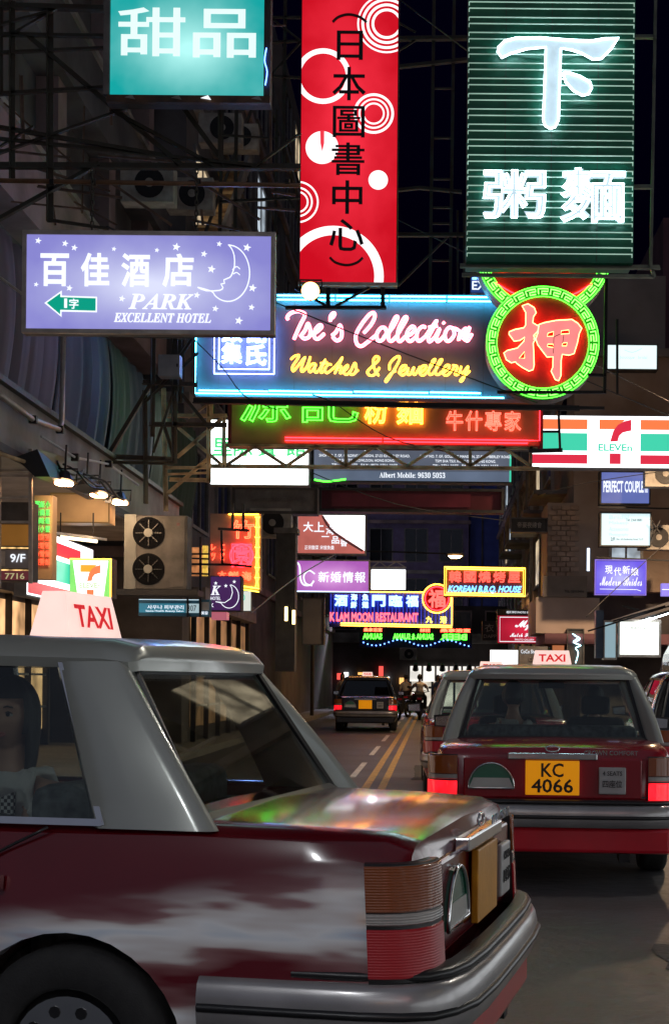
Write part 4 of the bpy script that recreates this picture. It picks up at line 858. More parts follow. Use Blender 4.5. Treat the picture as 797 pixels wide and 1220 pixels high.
s.plate(723.5, 411.5, 781.5, 439.5, glow('soft_white_face2', (.80, .96, .97), 1.15, .05), y=.011, t=.02, name='face_panel'); s.text('evangelion' if 0 else 'boutique · bridal', 738, 424, 770, 429, fp, y=-.012); s.tube([(743, 417), (753, 420), (764, 415)], .4, fp, y=-.012, k=3, n=4, name='ornament')
s = Sign('exchange_sign', 'small blue neon edged sign reading EX behind the watch shop sign', 560, 329, 590, 349, 20, depth=.2, cab=mat('exchange_blue', (.03, .06, .25), .5, 0, .2, 3))
s.plate(560.5, 329.5, 589.5, 348.5, glow('exchange_face', (.02, .06, .25), .8), y=.011, t=.01, name='face_panel'); s.text('EX', 562, 335, 579, 345.5, g_text_w, w=.02, y=-.005); s.text('銀行兌換', 562, 330.5, 585, 333.5, n_blue, y=-.005)
s = Sign('grey_shop_sign', 'dull grey brown unlit sign jutting from the receding building face', 647, 686, 699, 711, 33, depth=.3, cab=mat('taupe_panel', (.20, .17, .15), .6, 0, .2, 2, .1)); s.text('TEL. 23113436', 672, 703, 695, 706, bl_, y=.005)
s = Sign('legs_poster', 'pale vertical advertising poster with a soft pleated shape above the crimson sign', 641, 710, 673, 741, 34, depth=.15, cab=mat('poster_grey', (.22, .19, .19), .6, 0, .15, 2)); s.poly([(650, 712), (662, 712), (664, 726), (668, 733), (656, 737), (649, 731), (652, 722)], mat('poster_pale', (.42, .34, .33), .6, 0, .3, 9), y=.008); 
for y in (716, 721, 726): s.tube([(651, y), (657, y + 1.5), (663, y)], .3, cabg, y=.003, k=3, n=4, name='pleat_line')
s = Sign('violet_strip_sign', 'tiny violet lit strip sign above an orange lit panel', 655, 741, 674, 755, 34.5, depth=.2, cab=cabd); s.plate(655.5, 741.5, 673.5, 754.5, glow('violet_strip', (.3, .2, .85), .9), y=.011, t=.01, name='face_panel'); s.text('優之品', 657, 744, 671, 748, g_text_w, w=.02, y=-.002); s.text('2nd Floor', 657, 750, 671, 752.5, g_text_w, y=-.002)
s = Sign('orange_panel', 'plain orange lit panel below the tiny violet strip sign', 657, 755.5, 672, 800, 34.6, cat='panel', depth=.2, cab=cabd); s.plate(657.5, 756, 671.5, 799, glow('orange_panel_face', (.80, .26, .10), .55, .2), y=.011, t=.01, name='face_panel')
s = Sign('black_panel_sign', 'dark upright panel with curling white blue neon letters beside the orange panel', 675, 749, 695, 800, 33, depth=.2, cab=cabd, frame=cabg, fw=.8)
s.tube([(683, 757), (690, 761), (684, 766), (691, 769), (685, 772), (688, 778), (685, 790)], .7, glow('neon_ice2', (.5, .9, 1), 4), y=-.04, k=4); s.tube([(681, 755), (687, 760), (682, 765), (689, 768)], .6, glow('neon_ice2', (.5, .9, 1), 4), y=-.05, k=4)
s = Sign('blue_strip_light', 'slim upright white tube light on the tiled pier of the beige building', 699, 653, 702, 680, 33, cat='strip light', depth=.05, cab=glow('strip_white', (.6, .75, 1), 3))
s = Sign('blue_edge_sign', 'sliver of a violet lit sign at the picture edge beside the rose wall', 788, 695, 812, 710, 30, depth=.2, cab=glow('sliver_violet', (.30, .25, .9), .9)); s.plate(788, 702, 812, 703, g_text_w, y=.0, name='line')

# white shop front light box under the awning, with its fluorescent tube
s = Sign('menu_light_box', 'glaring white menu light box under a sloping awning behind the red taxi', 737, 738, 787, 783, 25, cat='light box', depth=.2, cab=alu, group='signs hung over the street')
s.plate(738, 741, 784, 780, glow('menu_white', (.92, 1, .95), 1.6, .25, 1.5), y=.011, t=.02, name='face_panel'); s.text('今日精選 MENU', 742, 746, 770, 750, alu, y=-.012)
for x in range(742, 784, 5): s.plate(x, 754, x + .5, 776, glow('menu_line', (.7, .8, .75), 1.1), y=-.010, name='menu_column')
aw = thing('shop_awning', 'dark sloping awning with a bright fluorescent tube over the menu light box', 'awning', P(760, 735, 25))
inv = Matrix.Translation(-aw.location)
obj('canvas', slabm([inv @ P(708, 754, 26), inv @ P(830, 716, 24), inv @ P(830, 706, 26), inv @ P(708, 745, 27)], .05), cabd, aw)
obj('fluorescent_tube', cylm(inv @ P(757, 743, 24.9), inv @ P(803, 728, 24.9), .02, 8), glow('fluo', (.85, .95, 1), 14), aw)
for a, b in (((700, 752, 25), (797, 722, 25)), ((730, 740, 25), (792, 722, 25)), ((741, 722, 25), (760, 727, 25))): obj('awning_arm', barm(inv @ P(*a), inv @ P(*b), .03), steel_k, aw)
bx = thing('white_display_case', 'pale lit display cabinet standing beside the menu light box', 'cabinet', P(724, 786, 25.5)); box('case_body', (-.08, 0, 0), (.16, .3, .72), alu, bx); box('lit_pane', (-.06, -.02, .04), (.13, -.001, .68), glow('case_pane', (.5, .75, .85), .5), bx)
box('side_box', (-.22, .05, .03), (-.081, .3, .9), mat('blue_case', (.05, .09, .16), .4, 0, .3, 3), bx)

# left hand small signs under the canopy
s = Sign('directory_sign', 'stacked directory sign with amber, grey 9/F and maroon 7716 panels', -10, 598, 38, 692, 15, depth=.25, cab=cabd, group='signs under the canopy')
s.plate(-10, 625, 35, 650, glow('amber_board', (.22, .09, .015), .8, .3, 2), y=.01, t=.02, name='panel'); s.plate(-10, 655, 35, 677, mat('grey_board', (.22, .2, .2), .5, 0, .2, 3), y=.01, t=.02, name='panel'); s.plate(-10, 680, 35, 691, glow('maroon_board', (.20, .04, .05), .5, .2), y=.01, t=.02, name='panel')
s.text('9/F', 13, 660, 31, 670, g_text_w, w=.01, y=-.012); s.plate(-4, 657, 7, 675, alu, y=-.011, name='notice'); s.text('3 7716', -2, 683, 30, 690, glow('khaki_digits', (.55, .5, .25), .8), y=-.012)
for (y0, m_) in ((652, g_text_w), (678.5, g_text_w)): s.plate(0, y0, 34, y0 + 1.6, glow('sparkle_strip', (.9, .55, .2), 1.2, .9, 12), y=.01, t=.02, name='light_strip')
lf = thing('steel_frame', 'upright steel frame in front of the directory sign', 'steel frame', P(20, 692, 14.6)); bars(lf, [((37, 535), (37, 695), 4), ((0, 535), (0, 700), 3), ((-5, 561), (38, 560), 3), ((-5, 567), (38, 567), 3), ((-5, 622), (37, 622), 3), ((-5, 594), (37, 592), 3)], alu, D=14.6, angle=False)
s = Sign('neon_menu_sign', 'narrow upright sign crowded with green and red neon characters beside the directory', 40, 590, 62, 690, 15.6, depth=.2, cab=mat('cream_board', (.42, .27, .14), .5, 0, .2, 3), group='signs under the canopy')
for c_, x0 in enumerate((42, 48, 54.5)):
    for r_ in range(8): s.text('粥粉麵飯燒味小菜蝦蟹'[(r_ + c_ * 3) % 10], x0, 597 + r_ * 9.8, x0 + 5.5, 605 + r_ * 9.8, (glow('neon_leaf', (.1, .8, .12), 1.6) if r_ < 4 else glow('neon_rust', (1, .1, .04), 1.8)), mode='tube', w=.03, name='neon_tube', y=-.01)
s = Sign('beige_sign_box', 'plain beige unlit box lit by the spotlights under the canopy', 61, 588, 131, 623, 17.5, depth=.3, cab=mat('beige_board', (.48, .33, .18), .5, 0, .12, 3, .1), frame=glow('gold_edge_glow', (.35, .2, .06), .3), fw=1.2, group='signs under the canopy')  # edge frame of the unlit box given a faint glow
s = Sign('small_store_sign', 'small rounded white and green store sign with an orange 7 under the canopy', 83, 665, 133, 712, 18, depth=.3, cab=cabg, group='signs under the canopy')
s.plate(83.5, 665.5, 132.5, 712, glow('lime_face', (.25, .8, .16), 1.0), y=.011, t=.01, name='border_panel'); s.poly([(87, 668), (129, 668), (124, 710), (93, 710)], g_white, y=-.001, name='face_panel'); s.tube([(83.5, 666), (132.5, 666), (132.5, 712)], .6, n_yel, y=-.02)
seven(s, 96, 673, 120, 712, -.006, glow('seven_amber', (1, .42, .02), 1.0), cs_o, 'ELEVEn', glow('eleven_lime', (.45, .7, .25), .9))
fa = thing('striped_fascia', 'red, white and green striped fascia slanting under the canopy', 'sign', (-4.75, 17.8, 2.2), 0, 'signs under the canopy')
fa.location = (-4.72, 16.2, 2.35)
def fq(z0, z1, m, name, off=0.0): box(name, (off, 0, z0), (off + .012 if off else .0, 3.1, z1) if False else (.012 + off, 3.1, z1), m, fa)
box('cabinet', (-.15, 0, -.02), (-.002, 3.1, .82), cabg, fa); box('face_panel', (-.0015, .01, 0), (.01, 3.09, .8), g_white, fa)
for z0, z1, m_ in ((.56, .72, cs_r), (.24, .5, cs_g), (.02, .16, cs_r)): box('stripe', (.0105, .02, z0), (.016, 2.4, z1), m_, fa)
ab = thing('wall_lamp_tray', 'shallow white lamp tray hanging below the beige sign box', 'lamp', P(92, 640, 17.2)); 
obj('tray', slabm([(-.38, -.3, .06), (.28, -.3, -.02), (.3, .3, .02), (-.38, .3, .1)], .03), frm_l, ab); obj('tube_lamp', cylm((-.2, 0, -.0), (.25, 0, -.05), .02, 8), glow('tray_warm', (1, .75, .45), 4), ab)
for x in (-.2, .2): obj('hanger', barm((x, 0, 0.05), (x, 0, .3), .015), steel_k, ab)

# spotlights under the canopy
for i, (x, y, D) in enumerate(((78, 576, 15), (119, 590, 16.5), (144, 599, 17.5), (104, 583, 15.8))):
    t = thing('spotlight', ('black spotlight shining warm under the canopy, first from the dark cable housing', 'black spotlight shining warm, middle of the three burning under the canopy', 'black spotlight shining warm nearest the ochre lattice tower', 'black unlit spotlight hanging between two burning ones')[i], 'spotlight', P(x, y, D), 0, 'spotlights under the canopy')
    me = cylm((0, 0, .12), (0, -.04, 0), .05, 14, .12); obj('lamp_housing', me, black, t)
    if i < 3:
        obj('lens', cylm((0, -.04, -.001), (0, -.042, -.012), .10, 16), glow('spot_warm', (1, .50, .22), 30), t)
    if i < 3:
        lm = bpy.data.lights.new('lamp_light', 'SPOT'); lm.energy = (60, 45, 16)[i]; lm.color = (1, .66, .38); lm.spot_size = math.radians(140); lm.spot_blend = .6; lm.shadow_soft_size = .08
        lo = bpy.data.objects.new('lamp_light', lm); COL.objects.link(lo); lo.parent = t; lo.location = (.05, .05, -.08); lo.rotation_euler = (math.radians(70), 0, math.radians(-15))
    obj('stem', barm((0, 0, .12), (0, .05, .42), .02), black, t); obj('stirrup', tubem([(-.12, 0, .02), (-.13, .02, .16), (.13, .02, .16), (.12, 0, .02)], .01), black, t)
hs = thing('cable_housing', 'black angular housing with tangled cables at the canopy edge', 'housing', P(60, 560, 14.5))
inv = Matrix.Translation(-hs.location)
obj('hood', loftm([[inv @ P(18, 545, 14.2), inv @ P(45, 535, 14.2), inv @ P(60, 568, 14.2), inv @ P(42, 568, 14.2)], [inv @ P(70, 552, 16), inv @ P(92, 548, 16), inv @ P(94, 576, 16), inv @ P(74, 580, 16)]]), black, hs)
for i in range(7):
    pts = [P(60 + i * 8, 545 + i * 4, 15), P(72 + i * 9, 560 + 8 * math.sin(i * 2) + i * 3, 15.2), P(90 + i * 8, 566 + i * 4, 15.4), P(100 + i * 8, 560 + i * 6, 15.6)]
    obj('cable', tubem(smooth_pts([inv @ p for p in pts], 4), .014, 5), black, hs)
# pipes on the fascia
for i, pts in enumerate(([(0, 470, 13.6), (40, 500, 14.6), (72, 512, 15.4), (74, 500, 15.5), (76, 400, 15.5)], [(50, 520, 14.4), (90, 545, 15.6), (130, 553, 16.8), (165, 578, 18)], [(0, 540, 13.6), (60, 560, 14.9), (130, 595, 16.8)])):
    pp_ = [P(*q) for q in pts]; t = thing('conduit_pipe', ('grey conduit rising beside the hotel sign from the canopy fascia', 'thin pale conduit looping along the canopy fascia', 'rusty conduit along the underside of the canopy')[i], 'pipe', pp_[0])
    inv = Matrix.Translation(-t.location); obj('pipe', tubem([inv @ p for p in pp_], (.03, .014, .02)[i], 8), (alu, frm_l, steel_y)[i], t)
    for q in (1, 2): a = inv @ pp_[q]; box('pipe_clip', (a.x - .04, a.y - .03, a.z - .04), (a.x + .04, a.y + .03, a.z + .04), steel_k, t)

# big twin fan air conditioner
t = thing('twin_fan_air_conditioner', 'large beige air conditioner with two stacked dark fans beyond the spotlights', 'air conditioner', P(186, 702, 18))
k_ = 18 / FPX; acb = mat('ac_beige', (.085, .075, .065), .6, 0, .3, 4, .2, dirt=(.035, .03, .026)); acs = mat('ac_pale_side', (.17, .17, .15), .5, 0, .2, 4, .1)
w_, h_ = 74 * k_, 88 * k_
box('housing', (-w_ / 2, 0, 0), (w_ / 2, .35, h_), acb, t, .01); box('side_panel', (-w_ / 2 - .01, -.012, .0), (-w_ / 2 + .14, .34, h_ + .01), acs, t)
for z in (h_ * .27, h_ * .76):
    x = -w_ * .12; f_ = obj('fan', cylm((x, -.004, z), (x, -.016, z), .205, 32), mat('fan_recess', (.006, .006, .007), .9, 0, .2, 8, 0, spec=.08), t); obj('fan_hub', cylm((x, -.03, z), (x, -.05, z), .055, 20), acs, f_)
    for q in range(4): obj('fan_guard', tubem([(x + math.cos(a) * (.07 + q * .032), -.035, z + math.sin(a) * (.07 + q * .032)) for a in [i * math.pi / 12 for i in range(24)]], .002, 4, True), MATS['fan_recess'], f_)
    for q in range(8): a = q * math.pi / 4; obj('fan_blade', barm((x + .05 * math.cos(a), -.022, z + .05 * math.sin(a)), (x + .17 * math.cos(a), -.022, z + .17 * math.sin(a)), .01), black, f_)
box('service_panel', (w_ * .22, -.014, .03), (w_ / 2 - .03, -.001, h_ - .03), acb, t); box('badge', (w_ * .33, -.02, h_ * .86), (w_ * .38, -.015, h_ * .90), glow('badge_red', (.3, .02, .02), .1), t)
box('support_frame', (-w_ / 2 - .1, -.05, -.08), (w_ / 2 + .15, .4, -.005), steel_k, t)
# hanging frame right of it
lf = thing('steel_frame', 'thin dark cage frame between the big air conditioner and the bamboo neon', 'steel frame', P(235, 730, 20)); bars(lf, [((224, 640), (224, 735), 2.5), ((239, 640), (239, 735), 2.5), ((222, 672), (285, 673), 2.5), ((222, 683), (250, 684), 2), ((222, 660), (250, 660), 2), ((222, 665), (250, 666), 2), ((260, 630), (297, 632), 3), ((278, 600), (277, 630), 3), ((290, 600), (290, 632), 3), ((264, 672), (300, 675), 2.5), ((264, 632), (265, 672), 2.5)], steel_k, D=20, angle=False)
# bamboo neon sign
s = Sign('bamboo_neon_sign', 'tall cream neon sign in a yellow bamboo border with red characters', 250, 612, 310, 703, 24, depth=.25, cab=mat('cream_neon_board', (.42, .28, .20), .5, 0, .2, 3), group='signs hung over the street')
for x in (306.5,):
    for r_ in range(7):
        y0 = 616 + r_ * 12; s.tube([(x - 1.5, y0), (x - .8, y0 + 5), (x - 1.5, y0 + 11)], .5, n_yel2, y=-.03); s.tube([(x + 1.5, y0), (x + .8, y0 + 5), (x + 1.5, y0 + 11)], .5, n_yel2, y=-.03); s.tube([(x - 3, y0), (x + 3, y0)], .5, n_yel, y=-.03)
s.tube([(272, 613), (308, 613)], .9, n_yel, y=-.03); s.tube([(285, 698), (309, 701)], .8, n_yel2, y=-.03); s.tube([(288, 702), (309, 705)], .8, n_yel2, y=-.03)
for ch, x0, x1, y0, y1, m_ in (('竹', 275, 303, 620, 642, n_redo), ('園', 276, 300, 648, 676, n_red), ('エ', 263, 268, 649, 656, n_redo), ('ビ', 263, 268, 659, 668, n_redo), ('レ', 252, 257, 649, 656, n_redo), ('ツ', 252, 257, 659, 668, n_redo), ('海', 288, 300, 681, 692, n_redo), ('鮮', 272, 285, 681, 689, n_redo), ('大', 260, 270, 681, 688, n_redo)):
    s.text(ch, x0, y0, x1, y1, m_, mode='tube', w=.02, name='neon_tube', y=-.03)
s.ring(288, 662, 13, 14.4, n_red, y=-.035, t=.02)
s = Sign('stripe_neon', 'slim yellow lit neon panel glimpsed beside the big air conditioner', 241, 650, 247, 686, 26, depth=.1, cab=glow('yellow_slim', (.9, .55, .08), .9, .5, 9))
s = Sign('market_lights', 'slanted orange lit shop board seen through the dark cage frame', 222, 652, 242, 686, 27, depth=.1, cab=glow('orange_board', (.75, .28, .10), .6, .7, 7))
s = Sign('moon_hotel_sign', 'small dark purple hotel sign with K and crescent moon below the bamboo neon', 250, 686, 287, 728, 21, depth=.3, cab=cabd, group='signs hung over the street')
s.plate(251, 687, 286, 727, glow('purple_face', (.055, .015, .09), 1.0, .15), y=.011, t=.01, name='face_panel')
s.text(serif_i('K'), 251, 698, 263, 709, g_text_w, w=.01, y=-.002); s.text('HOTEL', 251, 711, 263, 715, g_text_w, y=-.002); s.text('K', 251, 719, 255, 723.5, g_text_w, w=.02, y=-.002)
s.tube([(273 + 11.5 * math.cos(math.radians(a)), 710.5 + 14 * math.sin(math.radians(a))) for a in range(-80, 150, 15)] + [(257, 717), (268, 718), (275, 713), (277, 706), (276, 700), (274, 697)], .45, g_text_w, y=-.008, name='moon_outline', closed=True, n=4)
for x, y in ((257, 695), (269, 698), (279, 693)): s.poly(star(x, y, 2.4), g_text_w, y=-.002, name='star')
s = Sign('white_panel_sign', 'small white lit panel with a green circle peeping out behind the purple hotel sign', 287, 704, 299, 728, 23, depth=.2, cab=cabg, face=glow('panel_w', (.8, .85, .75), .9), fw=.6); s.ring(287, 712, 4, 5, cs_g, y=-.004, clip=(s.L(287, 0).x, 9, -9, 9))
s = Sign('korean_spa_sign', 'long teal blue sign with Korean lettering and small 307 panel', 165, 714, 249, 734, 20, depth=.25, cab=mat('teal_blue_panel', (.02, .11, .17), .5, 0, .25, 3), group='signs under the canopy')
s.plate(166, 719, 221, 730, glow('teal_spa', (.03, .22, .32), .8, .2), y=.011, t=.01, name='face_panel'); s.text('사우나 피부관리', 176, 721, 219, 726, g_text_w, y=-.002); s.text('Sauna Health Beauty Salon', 174, 727, 219, 729.5, g_text_w, y=-.002); s.plate(222, 719, 237, 730, glow('pale_307', (.45, .6, .65), .8), y=.011, t=.01, name='face_panel'); s.text('307', 224, 721, 234, 728, bl_, y=-.002)
s.plate(238, 717, 249, 727, alu, y=.011, t=.01, name='panel'); s.text('美容', 240, 728, 248, 732, g_text_w, y=.005); s.tube([(166, 714.5), (237, 714.5)], .4, glow('spa_tube', (.6, .8, .9), 1.2), y=-.01, n=4)
s = Sign('pink_awning_sign', 'pink lit awning strip below the purple hotel sign', 252, 729, 270, 738, 24, depth=.3, cab=glow('pink_awn', (.7, .18, .25), .6))
s = Sign('upright_grey_sign', 'plain beige grey upright sign box hanging under the orchid pink sign', 360, 712, 386, 768, 33, depth=.3, cab=mat('greige_panel', (.17, .15, .13), .6, 0, .2, 2, .1), group='unlit sign boxes', frame=cabd, fw=.8)
for i, (x, y) in enumerate(((341, 732), (350, 736))):
    t = thing('wall_lantern', ('slim warm wall lantern on the dark pillar, the higher one', 'slim warm wall lantern on the dark pillar, the lower one')[i], 'lantern', P(x, y, 26), 0, 'wall lanterns'); obj('glass_tube', cylm((0, 0, -.12), (0, 0, .14), .028, 10), glow('lantern_warm', (1, .72, .3), 5), t); obj('cap', cylm((0, 0, .141), (0, 0, .18), .04, 10), black, t); box('wall_plate', (-.04, .03, -.1), (.04, .08, .1), black, t)
pl = thing('dark_pillar_box', 'dark upright pillar box carrying the two slim warm lanterns', 'pillar', P(338, 800, 26.3)); box('pillar_body', (-.16, 0, 0), (.2, .4, 2.6), cabd, pl); box('pillar_cap', (-.2, -.04, 2.601), (.24, .44, 2.7), cabg, pl)

# street lamps and lights: seen ones, and added unseen ones
def street_lamp(name, label, px, py, D, colr, st, x_pole, arm=1):
    r = thing(name, label, 'street lamp', (x_pole, D, .13), 0, 'street lamps'); a = P(px, py, D); zz_ = a.z - .13
    obj('pole', cylm((0, 0, 0), (0, 0, zz_), .07, 10, .045), steel_d, r); obj('arm', tubem(smooth_pts([(0, 0, zz_ - .1), ((a.x - x_pole) * .3, 0, zz_ + .18), (a.x - x_pole, 0, zz_ + .12)], 5), .03, 8), steel_d, r)
    obj('lamp_head', loftm([[(a.x - x_pole - .34, -.1, zz_ + .05), (a.x - x_pole - .34, .1, zz_ + .05), (a.x - x_pole - .3, .08, zz_ + .14), (a.x - x_pole - .3, -.08, zz_ + .14)], [(a.x - x_pole + .34, -.1, zz_ + .05), (a.x - x_pole + .34, .1, zz_ + .05), (a.x - x_pole + .3, .08, zz_ + .14), (a.x - x_pole + .3, -.08, zz_ + .14)]]), steel_d, r)
    obj('lens', cylm((a.x - x_pole, 0, zz_ + .049), (a.x - x_pole, 0, zz_ - .03), .26, 20, .16), glow(name + '_lens_' + str(int(px)), colr, st), r)
    lm = bpy.data.lights.new('lamp_light', 'SPOT'); lm.energy = st * 34; lm.spot_size = math.radians(150); lm.spot_blend = .5; lm.color = colr; lm.shadow_soft_size = .12
    lo = bpy.data.objects.new('lamp_light', lm); COL.objects.link(lo); lo.parent = r; lo.location = (a.x - x_pole, 0, zz_ - .2)
street_lamp('street_lamp', 'warm glowing street lamp above the Korean barbecue sign', 542, 664, 50, (1, .55, .22), 18, -4.35)
street_lamp('street_lamp', 'small white street lamp against the sky under the store sign', 656, 570, 45, (.9, 1, .85), 8, 5.3)
for (yy_, xp, col_) in ((12, 5.6, (1, .93, .82)), (-4, -4.5, (.95, .97, 1)), (27, 6.9, (1, .66, .38)), (-16, 5.6, (1, .8, .55))):  # unseen lamps added outside the frame for more light
    street_lamp('street_lamp', 'added unseen street lamp %s' % {12: 'at the near kerb, arm over the red taxi', -4: 'behind the camera by the canopy kerb', 27: 'at the kerb before the beige corner building', -16: 'far behind the camera at the near kerb'}[yy_], VX + (xp - (1.2 if xp > 0 else -1.2)) * FPX / (yy_ if yy_ > 0 else 1) if yy_ > 0 else VX + (xp - (1.2 if xp > 0 else -1.2)) * FPX / yy_, VY - 6.0 * FPX / yy_, yy_, col_, {12: 9, -4: 12, 27: 85, -16: 14}[yy_], xp)
# unseen lit sign boxes added behind the camera for light and car reflections
for i, (x, y, z, w_, h_, m_, ch) in enumerate(((-1.5, -5, 3.6, 3.2, 1.2, glow('added_sign_white', (.9, .95, 1), 1.6), '酒店'), (2.6, -7, 4.2, 2.2, 2.8, glow('added_sign_pink', (1, .5, .5), 1.6), '大押'), (-3.4, -9, 5.0, 2.4, 1.0, glow('added_sign_blue', (.4, .5, 1), 1.6), '餐廳'), (1.0, -12, 5.4, 4.2, 1.4, g_white, '時裝'), (-1.0, -16, 3.9, 3.4, 1.6, glow('added_sign_orange', (1, .5, .2), 1.6), '珠寶'))):
    t = thing('added_sign_box', ('added wide white sign box over the road behind the camera', 'added tall pink sign box behind the camera', 'added small blue sign box behind the camera', 'added widest white sign box behind the camera', 'added orange sign box farthest behind the camera')[i], 'sign', (x, y, z), 0, 'signs hung over the street')
    box('cabinet', (-w_ / 2, -.12, 0), (w_ / 2, .12, h_), cabd, t); box('face_panel', (-w_ / 2 + .05, .121, .05), (w_ / 2 - .05, .14, h_ - .05), m_, t); box('face_panel', (-w_ / 2 + .05, -.14, .05), (w_ / 2 - .05, -.121, h_ - .05), m_, t)
    for sx_ in (-1, 1): obj('hanger_bar', barm((sx_ * w_ * .4, 0, h_), (sx_ * w_ * .4, 0, h_ + 2.5), .06), steel_d, t)
street_lamp('street_lamp', 'added distant street lamp hidden behind the Korean barbecue sign', 611, 690, 74, (.70, .80, 1), 170, 5.4)  # hidden lamps added to brighten the end of the street
street_lamp('street_lamp', 'added distant street lamp hidden behind the blank light box beside the orchid pink sign', 455, 690, 73, (.85, .8, 1), 170, -4.3)
t = thing('twin_floodlight', 'pair of small greenish white floodlights on a bracket below the white street lamp', 'floodlight', P(662, 606, 40))
for dx in (-.07, .07): obj('lens', cylm((dx, 0, dx), (dx - .03, -.06, dx - .03), .09, 14), glow('green_flood', (.9, 1, .6), 9), t)
box('bracket_plate', (-.2, .01, -.02), (.25, .06, .02), steel_k, t)
# overhead wires
for i, pts in enumerate(([(0, 330, 11), (20, 345, 11), (30, 352, 11)], [(327, 360, 17), (480, 420, 18), (640, 480, 18.2)], [(232, 405, 18.4), (265, 438, 18.4), (292, 472, 18.2), (330, 488, 18.2)], [(372, 470, 18.6), (395, 478, 18.6)], [(385, 470, 20), (460, 520, 20.5), (540, 540, 21)],
        [(700, 430, 22), (760, 460, 24), (800, 480, 26)], [(690, 450, 21), (760, 480, 22), (800, 496, 23)], [(640, 590, 30), (700, 575, 30), (800, 560, 30)], [(698, 735, 28), (740, 695, 29), (800, 640, 30)], [(300, 730, 20), (350, 690, 20.5), (400, 660, 21)], [(128, 270, 12), (200, 300, 13)], [(360, 150, 18), (420, 230, 20), (552, 300, 19)], [(470, -5, 16), (556, 60, 17)], [(330, 545, 24), (470, 600, 26), (600, 620, 30)])):
    pp_ = [P(*q) for q in pts]; t_lab = ('loose pale cable hooked to the hotel sign edge', 'thin wire crossing the pink neon script', 'doubled stay wire over the blue characters of the watch shop sign', 'short wire stub under the watch shop sign', 'wire crossing the orange noodle sign', 'wire sloping past the bright narrow windows', 'lower wire sloping over the white store sign',
        'wire strung above the PERFECT COUPLE sign', 'wire rising past the violet bridal sign', 'bright stay wire beside the orchid pink sign', 'wire behind the hotel sign top', 'wire sagging between the red and green signs', 'wire at the top between the red and green signs', 'wire below the guesthouse and tailor signs')[i]
    t = obj('overhead_wire', tubem([p - pp_[0] for p in smooth_pts(pp_, 5)], .009 if i else .012, 5), wire_m if i not in (0, 9) else alu, None, pp_[0]); tag(t, t_lab, 'wire', 'wires over the street')
for i, (x, y, D, lab) in enumerate(((262, 170, 26, 'grimy air conditioner on the tenement wall below the dessert sign'), (285, 178, 30, 'grimy air conditioner farther along the tenement wall'), (790, 580, 30, 'air conditioner at the edge beside the PERFECT COUPLE sign'), (486, 786, 66, 'small air conditioner under the far restaurant windows'), (322, 640, 27, 'air conditioner on the dark block beside the bamboo neon'), (175, 240, 21, 'small air conditioner just above the hotel sign centre'), (226, 250, 24, 'air conditioner over the moon end of the hotel sign'), (668, 640, 36, 'air conditioner on the receding wall under the unlit small sign'), (782, 655, 31.5, 'air conditioner beside the white bridal sign on the rose wall'))):
    ac_unit('air_conditioner', lab, P(x, y, D), 0, 1.0)

# ============================================================ VEHICLES
red_p = mat('taxi_red_paint', (.27, .004, .014), .22, 0, .1, 3, 0, coat=.6)
sil_p = mat('taxi_silver_roof', (.36, .38, .345), .28, .3, .06, 3, 0, coat=.6)
blk_p = mat('black_car_paint', (.008, .008, .010), .2, 0, .1, 3, 0, coat=1)
van_p = mat('plum_van_paint', (.03, .012, .03), .22, 0, .1, 3, 0, coat=1)
car_gl = glass('car_glass', (.78, .82, .80), .045)
car_gl_d = glass('car_glass_dark', (.12, .14, .14), .05)
inter = mat('car_interior', (.025, .022, .022), .7, 0, .3, 9)
seat_m = mat('plaid_seat', (.10, .11, .11), .8, 0, .6, 22)
amber = glow('amber_lens', (.35, .08, .0), .05, base=(.16, .035, .008), rough=.15)
clearl = mat('clear_lens', (.35, .33, .31), .12, 0, .1, 9, 0, coat=1)
brake = glow('brake_lens_lit', (1, .008, .018), 1.5, .45, 14, base=(.6, .02, .03))
tail_d = glow('tail_lens_dim', (.5, .01, .02), .10, base=(.22, .006, .01))
for q_ in (amber, brake, tail_d, clearl): ribbed(q_)
bump_m = mat('bumper_grey', (.34, .33, .33), .3, .5, .15, 6, 0, coat=.3)
plate_y = glow('plate_yellow_glow', (1, .34, .0), .40, base=(.85, .38, .01))  # plate lamp light put into the plate as its own glow
